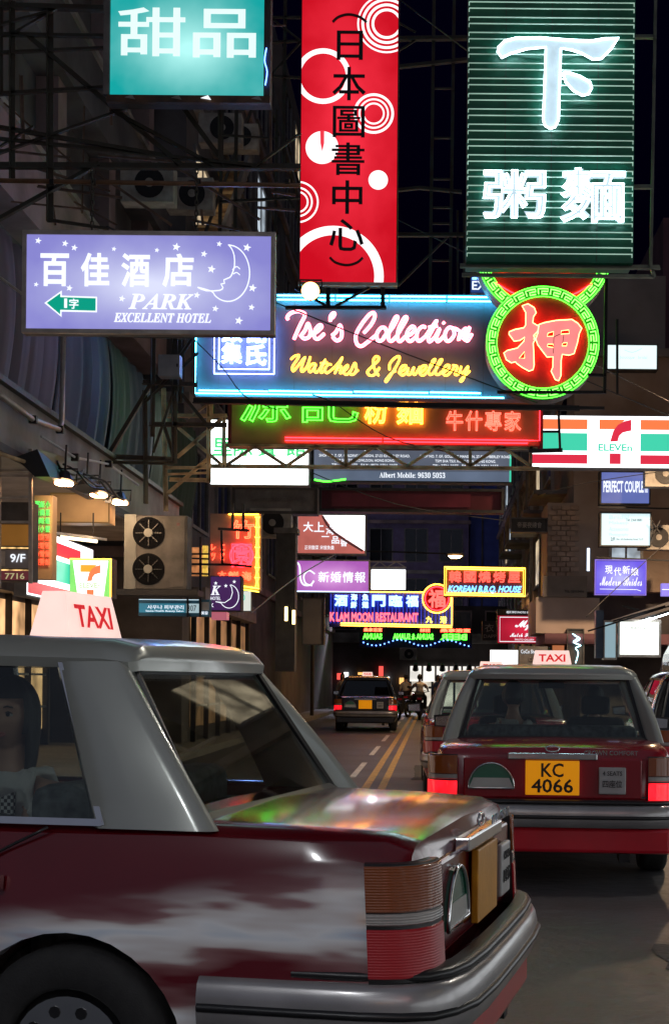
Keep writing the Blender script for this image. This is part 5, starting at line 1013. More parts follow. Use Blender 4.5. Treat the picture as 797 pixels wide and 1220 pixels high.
def sedan(label, loc, rz, ss=1.0, sy=1.66, body=red_p, roof=sil_p, taxi=True, lit=True, plate='KC 4066', name='taxi', group='taxis in the street', gm=car_gl, seats=True, cat='taxi'):
    r = thing(name, label, cat, loc, rz, group)
    st = [(0.02, .74, .36, .885), (.05, .80, .27, .93), (.12, .828, .235, .955), (.35, .84, .22, .968), (.66, .845, .21, .975), (1.0, .847, .2, .972), (1.8, .85, .2, .968), (2.6, .85, .2, .965), (3.22, .85, .2, .96), (3.7, .848, .2, .93), (4.2, .838, .21, .885), (4.5, .82, .24, .83), (4.62, .79, .29, .77), (4.66, .74, .36, .71)]
    rings = []
    for y, w, zb, zt in st:
        h = zt - zb
        pr = [(0, zb), (w * .84, zb), (w * .95, zb + .05 * h), (w, zb + .2 * h), (w + .004, zb + .5 * h), (w, zb + .62 * h), (w - .012, zb + .70 * h), (w - .035, zb + .88 * h), (w - .06, zb + .955 * h), (w - .10, zt - .008), (w - .2, zt), (0, zt + .012)]
        rings.append([Vector((x, y, z)) for x, z in pr] + [Vector((-x, y, z)) for x, z in reversed(pr[1:-1])])
    me = loftm(rings)
    bm = bmesh.new(); bm.from_mesh(me); bmesh.ops.recalc_face_normals(bm, faces=bm.faces); bm.to_mesh(me); bm.free()
    tmp = obj('tmp', me, body)
    cuts = [obj('c1', boxm(-.70, .84, .34, .70, 3.2, 1.3), None)]
    for y in (1.02, 3.66):
        for sd_ in (-1, 1): cuts.append(obj('c2', cylm((sd_ * .60, y, .31), (sd_ * 1.0, y, .31), .355, 32), None))
    for c_ in cuts:
        md = tmp.modifiers.new('b', 'BOOLEAN'); md.operation = 'DIFFERENCE'; md.object = c_; md.solver = 'EXACT'
    me = evaluated(tmp)
    for c_ in cuts: bpy.data.objects.remove(c_)
    b = obj('body', me, body, r); me.shade_smooth()
    try: me.set_sharp_from_angle(angle=math.radians(32))
    except Exception: pass
    # greenhouse
    roof_rings = []
    for y, w, z0, zc in ((.93, .56, 1.425, 1.455), (.95, .595, 1.42, 1.49), (1.03, .615, 1.43, 1.512), (1.5, .625, 1.44, 1.525), (2.0, .625, 1.44, 1.525), (2.45, .61, 1.43, 1.515), (2.66, .595, 1.41, 1.49), (2.76, .57, 1.39, 1.43)):
        pr = [(0, z0 - .02), (w, z0 - .02), (w + .012, z0 + .01), (w - .02, z0 + (zc - z0) * .55), (w - .10, z0 + (zc - z0) * .88), (w * .5, zc - .004), (0, zc)]
        roof_rings.append([Vector((x, y, z)) for x, z in pr] + [Vector((-x, y, z)) for x, z in reversed(pr[1:-1])])
    me = loftm(roof_rings); bm = bmesh.new(); bm.from_mesh(me); bmesh.ops.recalc_face_normals(bm, faces=bm.faces); bm.to_mesh(me); bm.free()
    ro = obj('roof', me, roof, r); me.shade_smooth()
    try: me.set_sharp_from_angle(angle=math.radians(40))
    except Exception: pass
    for sd_ in (-1, 1):
        def sl(nm, q, m, t=.035, par=r):
            q = [Vector((sd_ * a, b_, c_)) for a, b_, c_ in q]
            if sd_ < 0: q.reverse()
            return obj(nm, slabm(q, t), m, par)
        cb = [(.797, .95), (.797, .80), (.797, .66), (.790, .615), (.765, .600), (.73, .622), (.668, .682)]; ct = [(.624, 1.16), (.624, 1.08), (.624, 1.01), (.618, .982), (.60, .968), (.58, .968), (.545, .972)]
        vs = []; fs = []; nr = 7
        for k in range(nr):
            f_ = k / (nr - 1); bul = .016 * math.sin(math.pi * f_)
            for inner in (0, 1):
                for (xb, yb), (xt, yt) in zip(cb, ct):
                    x_, y_ = xb + (xt - xb) * f_ + bul, yb + (yt - yb) * f_ - bul * .5
                    if inner: x_, y_ = x_ - .035, y_ + .03
                    vs.append((sd_ * x_, y_, .955 + (1.432 - .955) * f_))
        nc = len(cb); rw = nc * 2
        for k in range(nr - 1):
            for q_ in range(nc - 1):
                a = k * rw + q_; fs.append((a, a + 1, a + 1 + rw, a + rw)); b2 = a + nc; fs.append((b2 + 1, b2, b2 + rw, b2 + 1 + rw))
            for q_ in (0, nc - 1): a = k * rw + q_; fs.append((a, a + rw, a + rw + nc, a + nc))
        me = mesh(vs, fs); bm = bmesh.new(); bm.from_mesh(me); bmesh.ops.recalc_face_normals(bm, faces=bm.faces); bm.to_mesh(me); bm.free()
        obj('rear_pillar', me, roof, r, smooth=True)
        for pth_ in ([(.8555, 1.405, .36), (.8565, 1.40, .60), (.845, 1.36, .80), (.805, 1.10, .955)], [(.8545, 3.28, .30), (.8555, 3.28, .62), (.84, 3.26, .85), (.805, 3.24, .945)]):
            obj('door_seam', tubem([(sd_ * a, b_, c_) for a, b_, c_ in smooth_pts(pth_, 5)], .0045, 5), black, r)
        sl('door_pillar', [(.797, 1.98, .966), (.797, 2.08, .966), (.628, 2.07, 1.43), (.628, 1.98, 1.43)], roof if False else black)
        sl('front_pillar', [(.795, 3.18, .964), (.795, 3.28, .964), (.60, 2.72, 1.41), (.615, 2.60, 1.42)], roof)
        g1 = sl('side_window', [(.787, .96, .97), (.787, 1.975, .97), (.62, 1.975, 1.425), (.615, 1.17, 1.425)], gm, .006)
        g2 = sl('side_window', [(.787, 2.085, .97), (.787, 3.17, .965), (.608, 2.60, 1.415), (.62, 2.075, 1.425)], gm, .006)
        sl('window_trim', [(.80, .94, .962), (.80, 3.2, .958), (.797, 3.2, .978), (.797, .94, .982)], chrome, .012)
        sl('window_trim', [(.80, .93, .965), (.80, .95, .965), (.628, 1.165, 1.428), (.628, 1.15, 1.428)], chrome, .012)
        sl('side_moulding', [(.862, 1.42, .50), (.862, 3.26, .50), (.862, 3.26, .54), (.862, 1.42, .54)], black, .02)
        for y in (2.03,): sl('door_gap', [(.8535, y, .28), (.8535, y + .012, .28), (.846, y + .012, .92), (.846, y, .92)], black, .004)
        for y in (1.22, 2.2): o = sl('door_handle', [(.862, y, .78), (.862, y + .19, .78), (.858, y + .19, .82), (.858, y, .82)], chrome, .025)
        mr_ = obj('wing_mirror', loftm([[Vector((sd_ * (.86 + a), 3.0, .97 + b_)) for a, b_ in ((0, 0), (.17, .01), (.18, .11), (.01, .13))], [Vector((sd_ * (.86 + a), 3.09, .98 + b_)) for a, b_ in ((.01, 0), (.14, .01), (.14, .09), (.02, .10))]]), black, r)
        obj('mirror_glass', slabm([Vector((sd_ * .875, 2.996, .985)), Vector((sd_ * 1.02, 2.996, .99)), Vector((sd_ * 1.025, 2.996, 1.065)), Vector((sd_ * .88, 2.996, 1.08))][::sd_], .002), chrome, mr_)
        obj('mirror_stalk', barm((sd_ * .80, 3.05, .97), (sd_ * .88, 3.05, 1.0), .04), black, mr_)
        # lamps
        cp_ = [(.64, -.004), (.68, -.004), (.735, .004), (.785, .030), (.815, .065), (.832, .11), (.838, .15)]
        def wrap(nm, z0, z1, m, out, par, i0=0, i1=7, inn=.03):
            q = cp_[i0:i1]; vs = []; fs = []
            for a, (x, y) in enumerate(q):
                x2, y2 = q[min(a + 1, len(q) - 1)]; x1, y1 = q[max(a - 1, 0)]; d = Vector((x2 - x1, y2 - y1)).normalized(); nx, ny = d.y, -d.x
                tp = -.012
                for (o_, z) in ((out, z0 + .004), (out, z1 - .004), (out - .004, z1), (-inn, z1), (-inn, z0), (out - .004, z0)):
                    vs.append((sd_ * (x + nx * o_), y + ny * o_ + (z - .7) * .05, z))
            n_ = 6
            for a in range(len(q) - 1):
                for k in range(n_): fs.append((a * n_ + k, a * n_ + (k + 1) % n_, (a + 1) * n_ + (k + 1) % n_, (a + 1) * n_ + k))
            fs += [tuple(range(n_)), tuple((len(q) - 1) * n_ + k for k in range(n_))]
            me = mesh(vs, fs); bm = bmesh.new(); bm.from_mesh(me); bmesh.ops.recalc_face_normals(bm, faces=bm.faces); bm.to_mesh(me); bm.free()
            o = obj(nm, me, m, par, smooth=True)
            try: me.set_sharp_from_angle(angle=math.radians(40))
            except Exception: pass
            return o
        tl = wrap('tail_light', .565, .888, black, .010, r)
        wrap('indicator_lens', .758, .882, amber, .016, tl, 0, 7, -.008); wrap('reversing_lens', .722, .754, clearl, .015, tl, 0, 7, -.008); wrap('brake_lens', .580, .712, brake if lit else tail_d, .016, tl, 0, 7, -.008)
        hl = box('headlight', (sd_ * .45, 4.6, .60), (sd_ * .76, 4.672, .74), clearl, r, .01); box('indicator_lens', (sd_ * .765, 4.45, .60), (sd_ * .845, 4.655, .73), amber, hl, .01)
        for y in (1.02, 3.66):
            wh = obj('wheel', cylm((sd_ * .62, y, .31), (sd_ * .66, y, .31), .2, 24), black, r)
            tr = [Vector((sd_ * a, 0, b_)) for a, b_ in ((.64, .19), (.64, .285), (.665, .308), (.70, .312), (.80, .312), (.828, .305), (.842, .28), (.842, .20), (.83, .19))]
            vs = []; n = 36
            for k in range(n):
                t = 2 * math.pi * k / n
                for p in tr: vs.append((p.x, y + math.cos(t) * p.z, .312 + math.sin(t) * p.z))
            m_ = len(tr); fs = [(k * m_ + j, k * m_ + (j + 1) % m_, ((k + 1) % n) * m_ + (j + 1) % m_, ((k + 1) % n) * m_ + j) for k in range(n) for j in range(m_)]
            ty = obj('tyre', mesh(vs, fs), rubber, wh, smooth=True)
            obj('rim', cylm((sd_ * .80, y, .312), (sd_ * .832, y, .312), .192, 32, .17), chrome if taxi else alu, wh)
            obj('hub_cap', cylm((sd_ * .832, y, .312), (sd_ * .845, y, .312), .075, 20, .05), bump_m, wh)
            for k in range(10): a = k * math.pi / 5; obj('rim_slot', cylm((sd_ * .828, y + .13 * math.cos(a), .312 + .13 * math.sin(a)), (sd_ * .8345, y + .13 * math.cos(a), .312 + .13 * math.sin(a)), .018, 8), black, wh)
    obj('rear_window', slabm([(-.665, .68, .975), (.665, .68, .975), (.548, .97, 1.425), (-.548, .97, 1.425)], .006), gm, r)
    for q in ([(-.69, .662, .968), (.69, .662, .968), (.665, .69, .992), (-.665, .69, .992)], [(-.56, .945, 1.40), (.56, .945, 1.40), (.55, .958, 1.43), (-.55, .958, 1.43)]): obj('window_seal', slabm(q, .012), black, r)
    for sd_ in (-1, 1):
        q = [(sd_ * .645, .68, .975), (sd_ * .672, .672, .975), (sd_ * .555, .95, 1.425), (sd_ * .532, .955, 1.425)]; q = q if sd_ > 0 else q[::-1]; obj('window_seal', slabm(q, .012), black, r)
    obj('windscreen', slabm([(.72, 3.30, .955), (-.72, 3.30, .955), (-.565, 2.74, 1.40), (.565, 2.74, 1.40)], .006), gm, r)
    # tail details
    def bumper(nm, path, z0, z1, m, par=r, th=.045):
        vs = []; N_ = len(path); fs = []
        for a, (x, y) in enumerate(path):
            x2, y2 = path[min(a + 1, N_ - 1)]; x1, y1 = path[max(a - 1, 0)]; d = Vector((x2 - x1, y2 - y1)).normalized(); nx, ny = d.y, -d.x; h_ = z1 - z0
            for o_, f_ in ((-th, 0), (-.006, 0), (.008, .12), (.014, .35), (.014, .65), (.006, .88), (-.010, 1), (-th, 1)): vs.append((x + nx * o_, y + ny * o_, z0 + f_ * h_))
        for a in range(N_ - 1):
            for k in range(8): fs.append((a * 8 + k, a * 8 + (k + 1) % 8, (a + 1) * 8 + (k + 1) % 8, (a + 1) * 8 + k))
        fs += [tuple(range(8)), tuple((N_ - 1) * 8 + k for k in range(8))]
        me = mesh(vs, fs); bm = bmesh.new(); bm.from_mesh(me); bmesh.ops.recalc_face_normals(bm, faces=bm.faces); bm.to_mesh(me); bm.free()
        o = obj(nm, me, m, par, smooth=True)
        try: me.set_sharp_from_angle(angle=math.radians(50))
        except Exception: pass
        return o
    half = [(0, -.115), (.40, -.112), (.62, -.098), (.74, -.070), (.81, -.025), (.845, .05), (.862, .16), (.866, .34), (.866, .62)]
    pth = [(-x, y) for x, y in reversed(half[1:])] + half
    bp_ = bumper('rear_bumper', pth, .415, .565, bump_m); bumper('bumper_strip', [(x * 1.012, y - .012 * (1 if abs(x) < .7 else .3)) for x, y in pth], .470, .50, black, bp_)
    bumper('bumper_filler', [(x * .962, y + .02) for x, y in pth[1:-1]], .566, .598, black)
    box('rear_valance', (-.79, -.055, .24), (.79, .06, .412), mat('red_valance_lit', (.60, .008, .025), .3, 0, .1, 4, 0, coat=.8) if taxi and body is not blk_p else body, r, .025)  # brighter red than the body: light on the valance put into its colour
    box('front_bumper', (-.845, 4.60, .36), (.845, 4.78, .54), bump_m, r, .03); box('grille', (-.42, 4.62, .58), (.42, 4.685, .74), chrome, r)
    box('number_plate', (-.18, -.035, .625), (.18, -.012, .855), plate_y if lit else mat('plate_yellow_unlit', (.55, .24, .01), .4, 0, .12, 8, .1), r, .004)
    a_, b_ = (plate or ' ').split() if plate else ('', '')
    for t_, x0, x1, z0, z1 in ((a_, -.075, .075, .745, .84), (b_, -.14, .14, .64, .735)) if plate else (): obj('plate_lettering', fit(glyphs(t_, 'fill', .02), x1 - x0, z1 - z0, .004), bl_, r, (x0, -.0355, z0))
    box('plate_garnish', (-.30, -.03, .862), (.30, .02, .905), chrome, r, .006)
    box('boot_gap', (-.70, -.0005, .61), (.70, .03, .618), black, r); obj('boot_emblem', tubem([(.045 * math.cos(t), .0 - .01, .935 + .02 * math.sin(t)) for t in [i * math.pi / 8 for i in range(16)]], .006, 5, True), chrome, r)
    box('rear_panel', (-.60, -.003, .60), (.60, .03, .87), body, r, .01)
    obj('model_lettering', fit(glyphs('CROWN COMFORT', 'fill', .02), .36, .032, .006), chrome, r, (.21, -.008, .895)); 
    box('exhaust', (.45, -.02, .18), (.52, .3, .24), steel_k, r)
    if taxi:
        q = [(-.60 + .0, 0, 0)]
        n = 20; pts = [(-.41 + .155 * math.cos(math.pi * k / n), -.012, .665 + .17 * math.sin(math.pi * k / n)) for k in range(n + 1)]
        lp = obj('licence_disc', slabm([(x, -.0125, z) for x, _, z in pts], .01), mat('disc_green', (.03, .16, .10), .2, 0, .1, 4, 0, coat=1), r)
        obj('disc_base', slabm([(-.56, -.018, .67), (-.26, -.018, .67), (-.29, -.018, .735), (-.53, -.018, .735)], .004), mat('disc_silver', (.6, .62, .6), .15, .4, .1, 4), lp)
        obj('disc_rim', tubem([(x, -.018, z) for x, _, z in pts], .007, 5, True), chrome, lp)
        sp = box('seat_plate', (.31, -.03, .635), (.49, -.01, .815), mat('seat_plate_grey', (.42, .42, .42), .35, .2, .1, 9), r, .006)
        obj('plate_lettering', fit(glyphs('4 SEATS', 'fill', .01), .13, .03, .003), bl_, sp, (.335, -.0315, .76)); obj('plate_lettering', fit(glyphs('四座位', 'fill', .01), .13, .05, .003), bl_, sp, (.335, -.0315, .68))
        # roof sign
        a_, h_ = .155 * ss, .115 * ss
        ts = obj('roof_sign', loftm([[Vector((x, y, 1.52)) for x, y in ((-a_, sy), (a_, sy), (a_, sy + .7 * a_), (-a_, sy + .7 * a_))], [Vector((x, y, 1.52 + h_)) for x, y in ((-a_ * .86, sy + .15 * a_), (a_ * .86, sy + .15 * a_), (a_ * .86, sy + .55 * a_), (-a_ * .86, sy + .55 * a_))]]), glow('taxi_sign_lit', (1, .68, .60), .95, .08, 6, base=(.6, .5, .48)), r)
        g = fit(glyphs('TAXI', 'fill', .03), a_ * 1.36, h_ * .52, .004); rd_ = glow('taxi_red_text', (.80, .01, .02), .8); tl_ = math.atan2(.15 * a_, h_)
        zz0 = h_ * .22; yo = .15 * a_ * zz0 / h_
        obj('roof_lettering', g, rd_, ts, (-a_ * .68, sy + yo - .002, 1.52 + zz0), (-tl_, 0, 0)); obj('roof_lettering', g, rd_, ts, (a_ * .68, sy + .7 * a_ - yo + .002, 1.52 + zz0), (-tl_, 0, math.pi))
    # inside
    box('parcel_shelf', (-.64, .845, .90), (.64, 1.2, .935), inter, r); box('dashboard', (-.69, 2.9, .70), (.69, 3.19, .93), inter, r, .03); box('cabin_floor', (-.695, .93, .30), (.695, 3.19, .345), inter, r)
    if seats:
        rs = box('rear_seat', (-.64, 1.08, .50), (.64, 1.26, 1.06), seat_m, r, .05); box('seat_cushion', (-.64, 1.262, .36), (.64, 1.75, .58), seat_m, rs, .05)
        for sd_ in (-1, 1):
            fs_ = box('front_seat', (sd_ * .12, 2.08, .5), (sd_ * .60, 2.24, 1.10), inter, r, .05); box('seat_cushion', (sd_ * .12, 2.242, .36), (sd_ * .60, 2.72, .56), inter, fs_, .05); box('headrest', (sd_ * .24, 2.10, 1.12), (sd_ * .48, 2.19, 1.27), inter, fs_, .03)
        obj('steering_wheel', tubem([(.36 + .18 * math.cos(t), 2.82 - .05 * math.sin(t), .93 + .17 * math.sin(t)) for t in [i * math.pi / 10 for i in range(20)]], .014, 6, True), inter, r)
        obj('rear_view_mirror', boxm(-.11, 2.66, 1.33, .11, 2.68, 1.385), black, r)
    return r
taxi_main = sedan('red taxi with silver roof seen from behind, brake lights on and amber plate', (.80, 9.42, 0), math.radians(-4.5))
th = math.radians(12)
hx, hy_ = -math.cos(th), math.sin(th)       # heading
lx, ly = math.sin(th), math.cos(th)         # car's right (away from the camera)
Pn = Vector((-.03, 3.72))
loc = Vector((Pn.x + .85 * lx, Pn.y + .85 * ly, 0))
def streak_paint():  # pale streaks painted into the body colour in place of reflected sign light
    m = red_p.copy(); m.name = 'taxi_paint_with_light_streaks'; n = m.node_tree
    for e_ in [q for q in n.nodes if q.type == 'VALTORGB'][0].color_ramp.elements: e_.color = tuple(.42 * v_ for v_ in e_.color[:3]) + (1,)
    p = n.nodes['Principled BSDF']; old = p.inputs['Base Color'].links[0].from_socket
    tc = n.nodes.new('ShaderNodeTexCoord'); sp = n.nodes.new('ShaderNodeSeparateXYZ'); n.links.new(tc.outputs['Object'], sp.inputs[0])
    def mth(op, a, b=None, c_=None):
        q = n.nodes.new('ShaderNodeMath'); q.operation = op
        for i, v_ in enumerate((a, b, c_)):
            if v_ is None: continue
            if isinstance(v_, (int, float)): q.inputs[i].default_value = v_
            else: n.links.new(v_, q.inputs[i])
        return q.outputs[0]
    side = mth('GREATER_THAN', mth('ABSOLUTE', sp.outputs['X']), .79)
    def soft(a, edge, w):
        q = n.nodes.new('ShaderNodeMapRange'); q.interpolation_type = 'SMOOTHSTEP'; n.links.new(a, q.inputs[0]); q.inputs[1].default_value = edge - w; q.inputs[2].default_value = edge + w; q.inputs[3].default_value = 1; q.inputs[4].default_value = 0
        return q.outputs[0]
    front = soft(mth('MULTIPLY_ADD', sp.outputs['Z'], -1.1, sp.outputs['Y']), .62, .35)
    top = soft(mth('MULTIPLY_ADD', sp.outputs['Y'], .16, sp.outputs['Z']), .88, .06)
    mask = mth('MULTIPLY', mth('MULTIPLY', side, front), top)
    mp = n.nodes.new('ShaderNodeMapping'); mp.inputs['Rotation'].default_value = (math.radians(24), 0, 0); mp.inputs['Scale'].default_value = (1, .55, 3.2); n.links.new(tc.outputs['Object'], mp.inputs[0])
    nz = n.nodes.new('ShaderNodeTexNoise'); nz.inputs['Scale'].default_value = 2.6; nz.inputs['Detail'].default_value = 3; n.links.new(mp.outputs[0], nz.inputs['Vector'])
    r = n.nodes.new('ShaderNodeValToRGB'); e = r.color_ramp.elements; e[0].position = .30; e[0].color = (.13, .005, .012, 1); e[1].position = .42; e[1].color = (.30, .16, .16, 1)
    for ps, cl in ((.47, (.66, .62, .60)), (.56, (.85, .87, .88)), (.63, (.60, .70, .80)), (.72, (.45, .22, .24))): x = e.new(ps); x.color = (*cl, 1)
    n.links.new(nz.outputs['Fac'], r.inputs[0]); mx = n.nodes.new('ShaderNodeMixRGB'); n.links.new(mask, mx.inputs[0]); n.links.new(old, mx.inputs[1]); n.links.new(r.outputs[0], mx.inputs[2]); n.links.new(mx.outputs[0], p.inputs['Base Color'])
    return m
taxi_near = sedan('silver roofed red taxi crossing close in front, its boot towards the other taxi', loc, math.radians(90) - th, lit=False, ss=1.32, sy=1.34, plate=None, body=streak_paint())
taxi_b = sedan('orange red taxi half hidden ahead of the red taxi', (.74, 15.7, 0), math.radians(1), lit=False, plate=None, seats=False)
taxi_b['label'] = 'reddish taxi queued just ahead of the braking red taxi'
dark_car = sedan('dark taxi with small roof sign and lit tail lamps waiting beyond the crossing taxi', (-1.86, 38.0, 0), math.radians(1), body=blk_p, roof=blk_p, plate=None, seats=False, gm=car_gl_d)
car_r = sedan('black saloon glimpsed past the red taxi roof', (3.15, 14.8, 0), math.radians(-3), body=blk_p, roof=blk_p, taxi=False, lit=False, plate=None, seats=False, name='parked_car', cat='car', group=None, gm=car_gl_d)

# van at the picture edge
v = thing('delivery_van', 'dark plum van at the edge of the picture beyond the red taxi', 'van', (3.95, 16.8, 0), math.radians(-2))
vr = []
for y, w, z0, z1 in ((0, .80, .4, 1.85), (.05, .86, .35, 1.93), (.3, .87, .3, 1.97), (3.0, .87, .3, 1.97), (3.5, .86, .3, 1.75), (4.1, .83, .3, 1.15), (4.5, .78, .35, .95)):
    pr = [(-w * .94, z0), (w * .94, z0), (w, z0 + .12), (w, z0 + (z1 - z0) * .45), (w - .06, z1 - .18), (w - .14, z1 - .03), (w - .3, z1), (-w + .3, z1), (-w + .14, z1 - .03), (-w + .06, z1 - .18), (-w, z0 + (z1 - z0) * .45), (-w, z0 + .12)]
    vr.append([Vector((x, y, z)) for x, z in pr])
me = loftm(vr); o = obj('body', me, van_p, v, smooth=True)
try: me.set_sharp_from_angle(angle=math.radians(35))
except Exception: pass
obj('rear_window', slabm([(-.68, -.005, 1.15), (.68, -.005, 1.15), (.62, .035, 1.72), (-.62, .035, 1.72)], .01), car_gl_d, v)
for sd_ in (-1, 1):
    box('tail_light', (sd_ * .70, -.03, .75), (sd_ * .855, .06, 1.12), tail_d, v, .01)
    q = [(sd_ * .872, .4, 1.15), (sd_ * .872, 2.9, 1.15), (sd_ * .83, 2.9, 1.68), (sd_ * .83, .4, 1.68)]; obj('side_window', slabm(q if sd_ > 0 else q[::-1], .01), car_gl_d, v)
    for y in (.9, 3.7):
        wh = obj('wheel', cylm((sd_ * .70, y, .33), (sd_ * .875, y, .33), .33, 28), rubber, v); obj('rim', cylm((sd_ * .876, y, .33), (sd_ * .885, y, .33), .2, 24), alu, wh)
box('rear_bumper', (-.86, -.1, .35), (.86, .02, .55), black, v, .02); box('number_plate', (-.24, -.12, .60), (.24, -.1, .71), plate_y, v)

# motorcycles and riders near the crossing
def motorcycle(label, loc, rz, sc=1.0):
    m_ = thing('motorcycle', label, 'motorcycle', loc, rz, 'motorcycles at the crossing')
    for y in (0, 1.3):
        obj('wheel', tubem([(0, y + .27 * math.cos(t), .3 + .27 * math.sin(t)) for t in [i * math.pi / 12 for i in range(24)]], .05, 8, True), rubber, m_); obj('hub', cylm((-.05, y, .3), (.05, y, .3), .08, 10), steel_k, m_)
    obj('fork', barm((0, 1.3, .3), (0, 1.05, .95), .06), chrome, m_); obj('handlebar', tubem([(-.35, .95, 1.02), (-.15, 1.03, .98), (.15, 1.03, .98), (.35, .95, 1.02)], .016), steel_k, m_)
    obj('fuel_tank', loftm([[Vector((x * .12, .55, .72 + z * .12)) for x, z in ((-1, 0), (-.6, 1), (.6, 1), (1, 0), (.6, -.8), (-.6, -.8))], [Vector((x * .17, .8, .78 + z * .14)) for x, z in ((-1, 0), (-.6, 1), (.6, 1), (1, 0), (.6, -.8), (-.6, -.8))], [Vector((x * .1, 1.02, .80 + z * .1)) for x, z in ((-1, 0), (-.6, 1), (.6, 1), (1, 0), (.6, -.8), (-.6, -.8))]]), red_p, m_, smooth=True)
    box('seat', (-.13, -.15, .74), (.13, .58, .83), black, m_, .03); box('engine', (-.16, .35, .25), (.16, .85, .62), steel_k, m_, .04); obj('tail_light', boxm(-.07, -.26, .74, .07, -.2, .80), tail_d, m_)
    obj('mudguard', slabm([(-.07, -.3, .62), (.07, -.3, .62), (.07, .3, .70), (-.07, .3, .70)], .02), black, m_)
    for sd_ in (-1, 1): obj('mirror', boxm(sd_ * .36 - .05, .95, 1.12, sd_ * .36 + .05, .97, 1.2), black, m_)
    return m_
motorcycle('dark motorcycle carrying the rider in a white shirt', (-.52, 50, 0), 0)
motorcycle('dark motorcycle parked beside the ridden one, nearer the waiting dark taxi', (-1.3, 48, 0), math.radians(35))
motorcycle('dark scooter like motorcycle standing farther towards the bright awnings', (-1.0, 54, 0), math.radians(-20))

# ============================================================ PEOPLE
skin = mat('skin', (.42, .25, .18), .5, 0, .06, 6, 0)
hair = mat('black_hair', (.012, .009, .009), .45, 0, .3, 60, .3, stretch=(6, 6, 1))
shirt_w = mat('white_blouse', (.55, .55, .54), .75, 0, .1, 5, .2)
trous = mat('dark_trousers', (.02, .02, .025), .8, 0, .2, 8)
def skinned(verts, edges, voxel=.02, head=None, extra=None):
    me = bpy.data.meshes.new('s'); me.from_pydata([v[:3] for v in verts], edges, []); o = bpy.data.objects.new('s', me); COL.objects.link(o)
    o.modifiers.new('k', 'SKIN')
    for i, v_ in enumerate(verts):
        rr = v_[3]; rr = rr if isinstance(rr, tuple) else (rr, rr); me.skin_vertices[0].data[i].radius = rr
    me.skin_vertices[0].data[0].use_root = True
    sb = o.modifiers.new('u', 'SUBSURF'); sb.levels = 2; sb.render_levels = 2
    m1 = evaluated(o)
    ms = [m1] + ([head] if head else []) + (extra or [])
    j = join_meshes(ms); o = bpy.data.objects.new('s', j); COL.objects.link(o)
    rm = o.modifiers.new('r', 'REMESH'); rm.mode = 'VOXEL'; rm.voxel_size = voxel; rm.use_smooth_shade = True
    sm = o.modifiers.new('m', 'SMOOTH'); sm.factor = .5; sm.iterations = 2
    return evaluated(o)
def head_mesh(c0, s=1.0, yaw=0.0):
    """a face: brow, sockets, nose, lips, chin, ears; facing -y before yaw; c0 centre of the head"""
    bm = bmesh.new(); bmesh.ops.create_uvsphere(bm, u_segments=48, v_segments=36, radius=1)
    for v_ in bm.verts:
        x, y, z = v_.co; sx, sy, sz = .076, .095, .115
        if z < 0: sx *= 1 - .34 * (-z) ** 1.3; sy *= 1 - .12 * (-z)
        X, Y, Z = x * sx, y * sy, z * sz
        if y < 0:
            g = lambda cx, cz, rx, rz: math.exp(-((X - cx) / rx) ** 2 - ((Z - cz) / rz) ** 2)
            Y += .012 * (g(-.032, .008, .017, .012) + g(.032, .008, .017, .012))      # sockets
            Y -= .006 * g(0, .032, .05, .010)                                        # brow
            Y -= .022 * g(0, -.022, .011, .016) + .012 * g(0, .0, .008, .022)          # nose
            Y -= .009 * g(0, -.052, .022, .007) + .007 * g(0, -.064, .018, .006)       # lips
            Y -= .008 * g(0, -.092, .022, .014)                                      # chin
            Y -= .005 * (g(-.045, -.02, .02, .02) + g(.045, -.02, .02, .02))
        v_.co = (X, Y, Z)
    me = bpy.data.meshes.new('h'); bm.to_mesh(me); bm.free()
    ears = [join_meshes([boxm(sx_ * .076 - .006, -.012, -.02, sx_ * .076 + .006, .018, .03, .005)]) for sx_ in (-1, 1)]
    me = join_meshes([me] + ears); R_ = Matrix.Translation(c0) @ Matrix.Rotation(yaw, 4, 'Z') @ Matrix.Scale(s, 4); me.transform(R_); return me
def hair_mesh(c0, s=1.0, yaw=0.0, length=.10, fringe=.05):
    bm = bmesh.new(); bmesh.ops.create_uvsphere(bm, u_segments=40, v_segments=30, radius=1)
    dl = []
    for v_ in bm.verts:
        x, y, z = v_.co; X, Y, Z = x * .087, y * .108 + .006, z * .126 + .004
        if z < 0 : Z = z * (length if y > -.35 else .1); 
        v_.co = (X * (1 + .05 * math.sin(9 * math.atan2(y, x))), Y, Z)
    for f in bm.faces:
        cc = f.calc_center_median()
        if cc.y < -.045 and cc.z < fringe and abs(cc.x) < .068: dl.append(f)
        elif cc.y < .0 and cc.z < -.03 and abs(cc.x) < .06: dl.append(f)
    bmesh.ops.delete(bm, geom=dl, context='FACES'); me = bpy.data.meshes.new('h'); bm.to_mesh(me); bm.free()
    me.transform(Matrix.Translation(c0) @ Matrix.Rotation(yaw, 4, 'Z') @ Matrix.Scale(s, 4)); me.shade_smooth(); return me
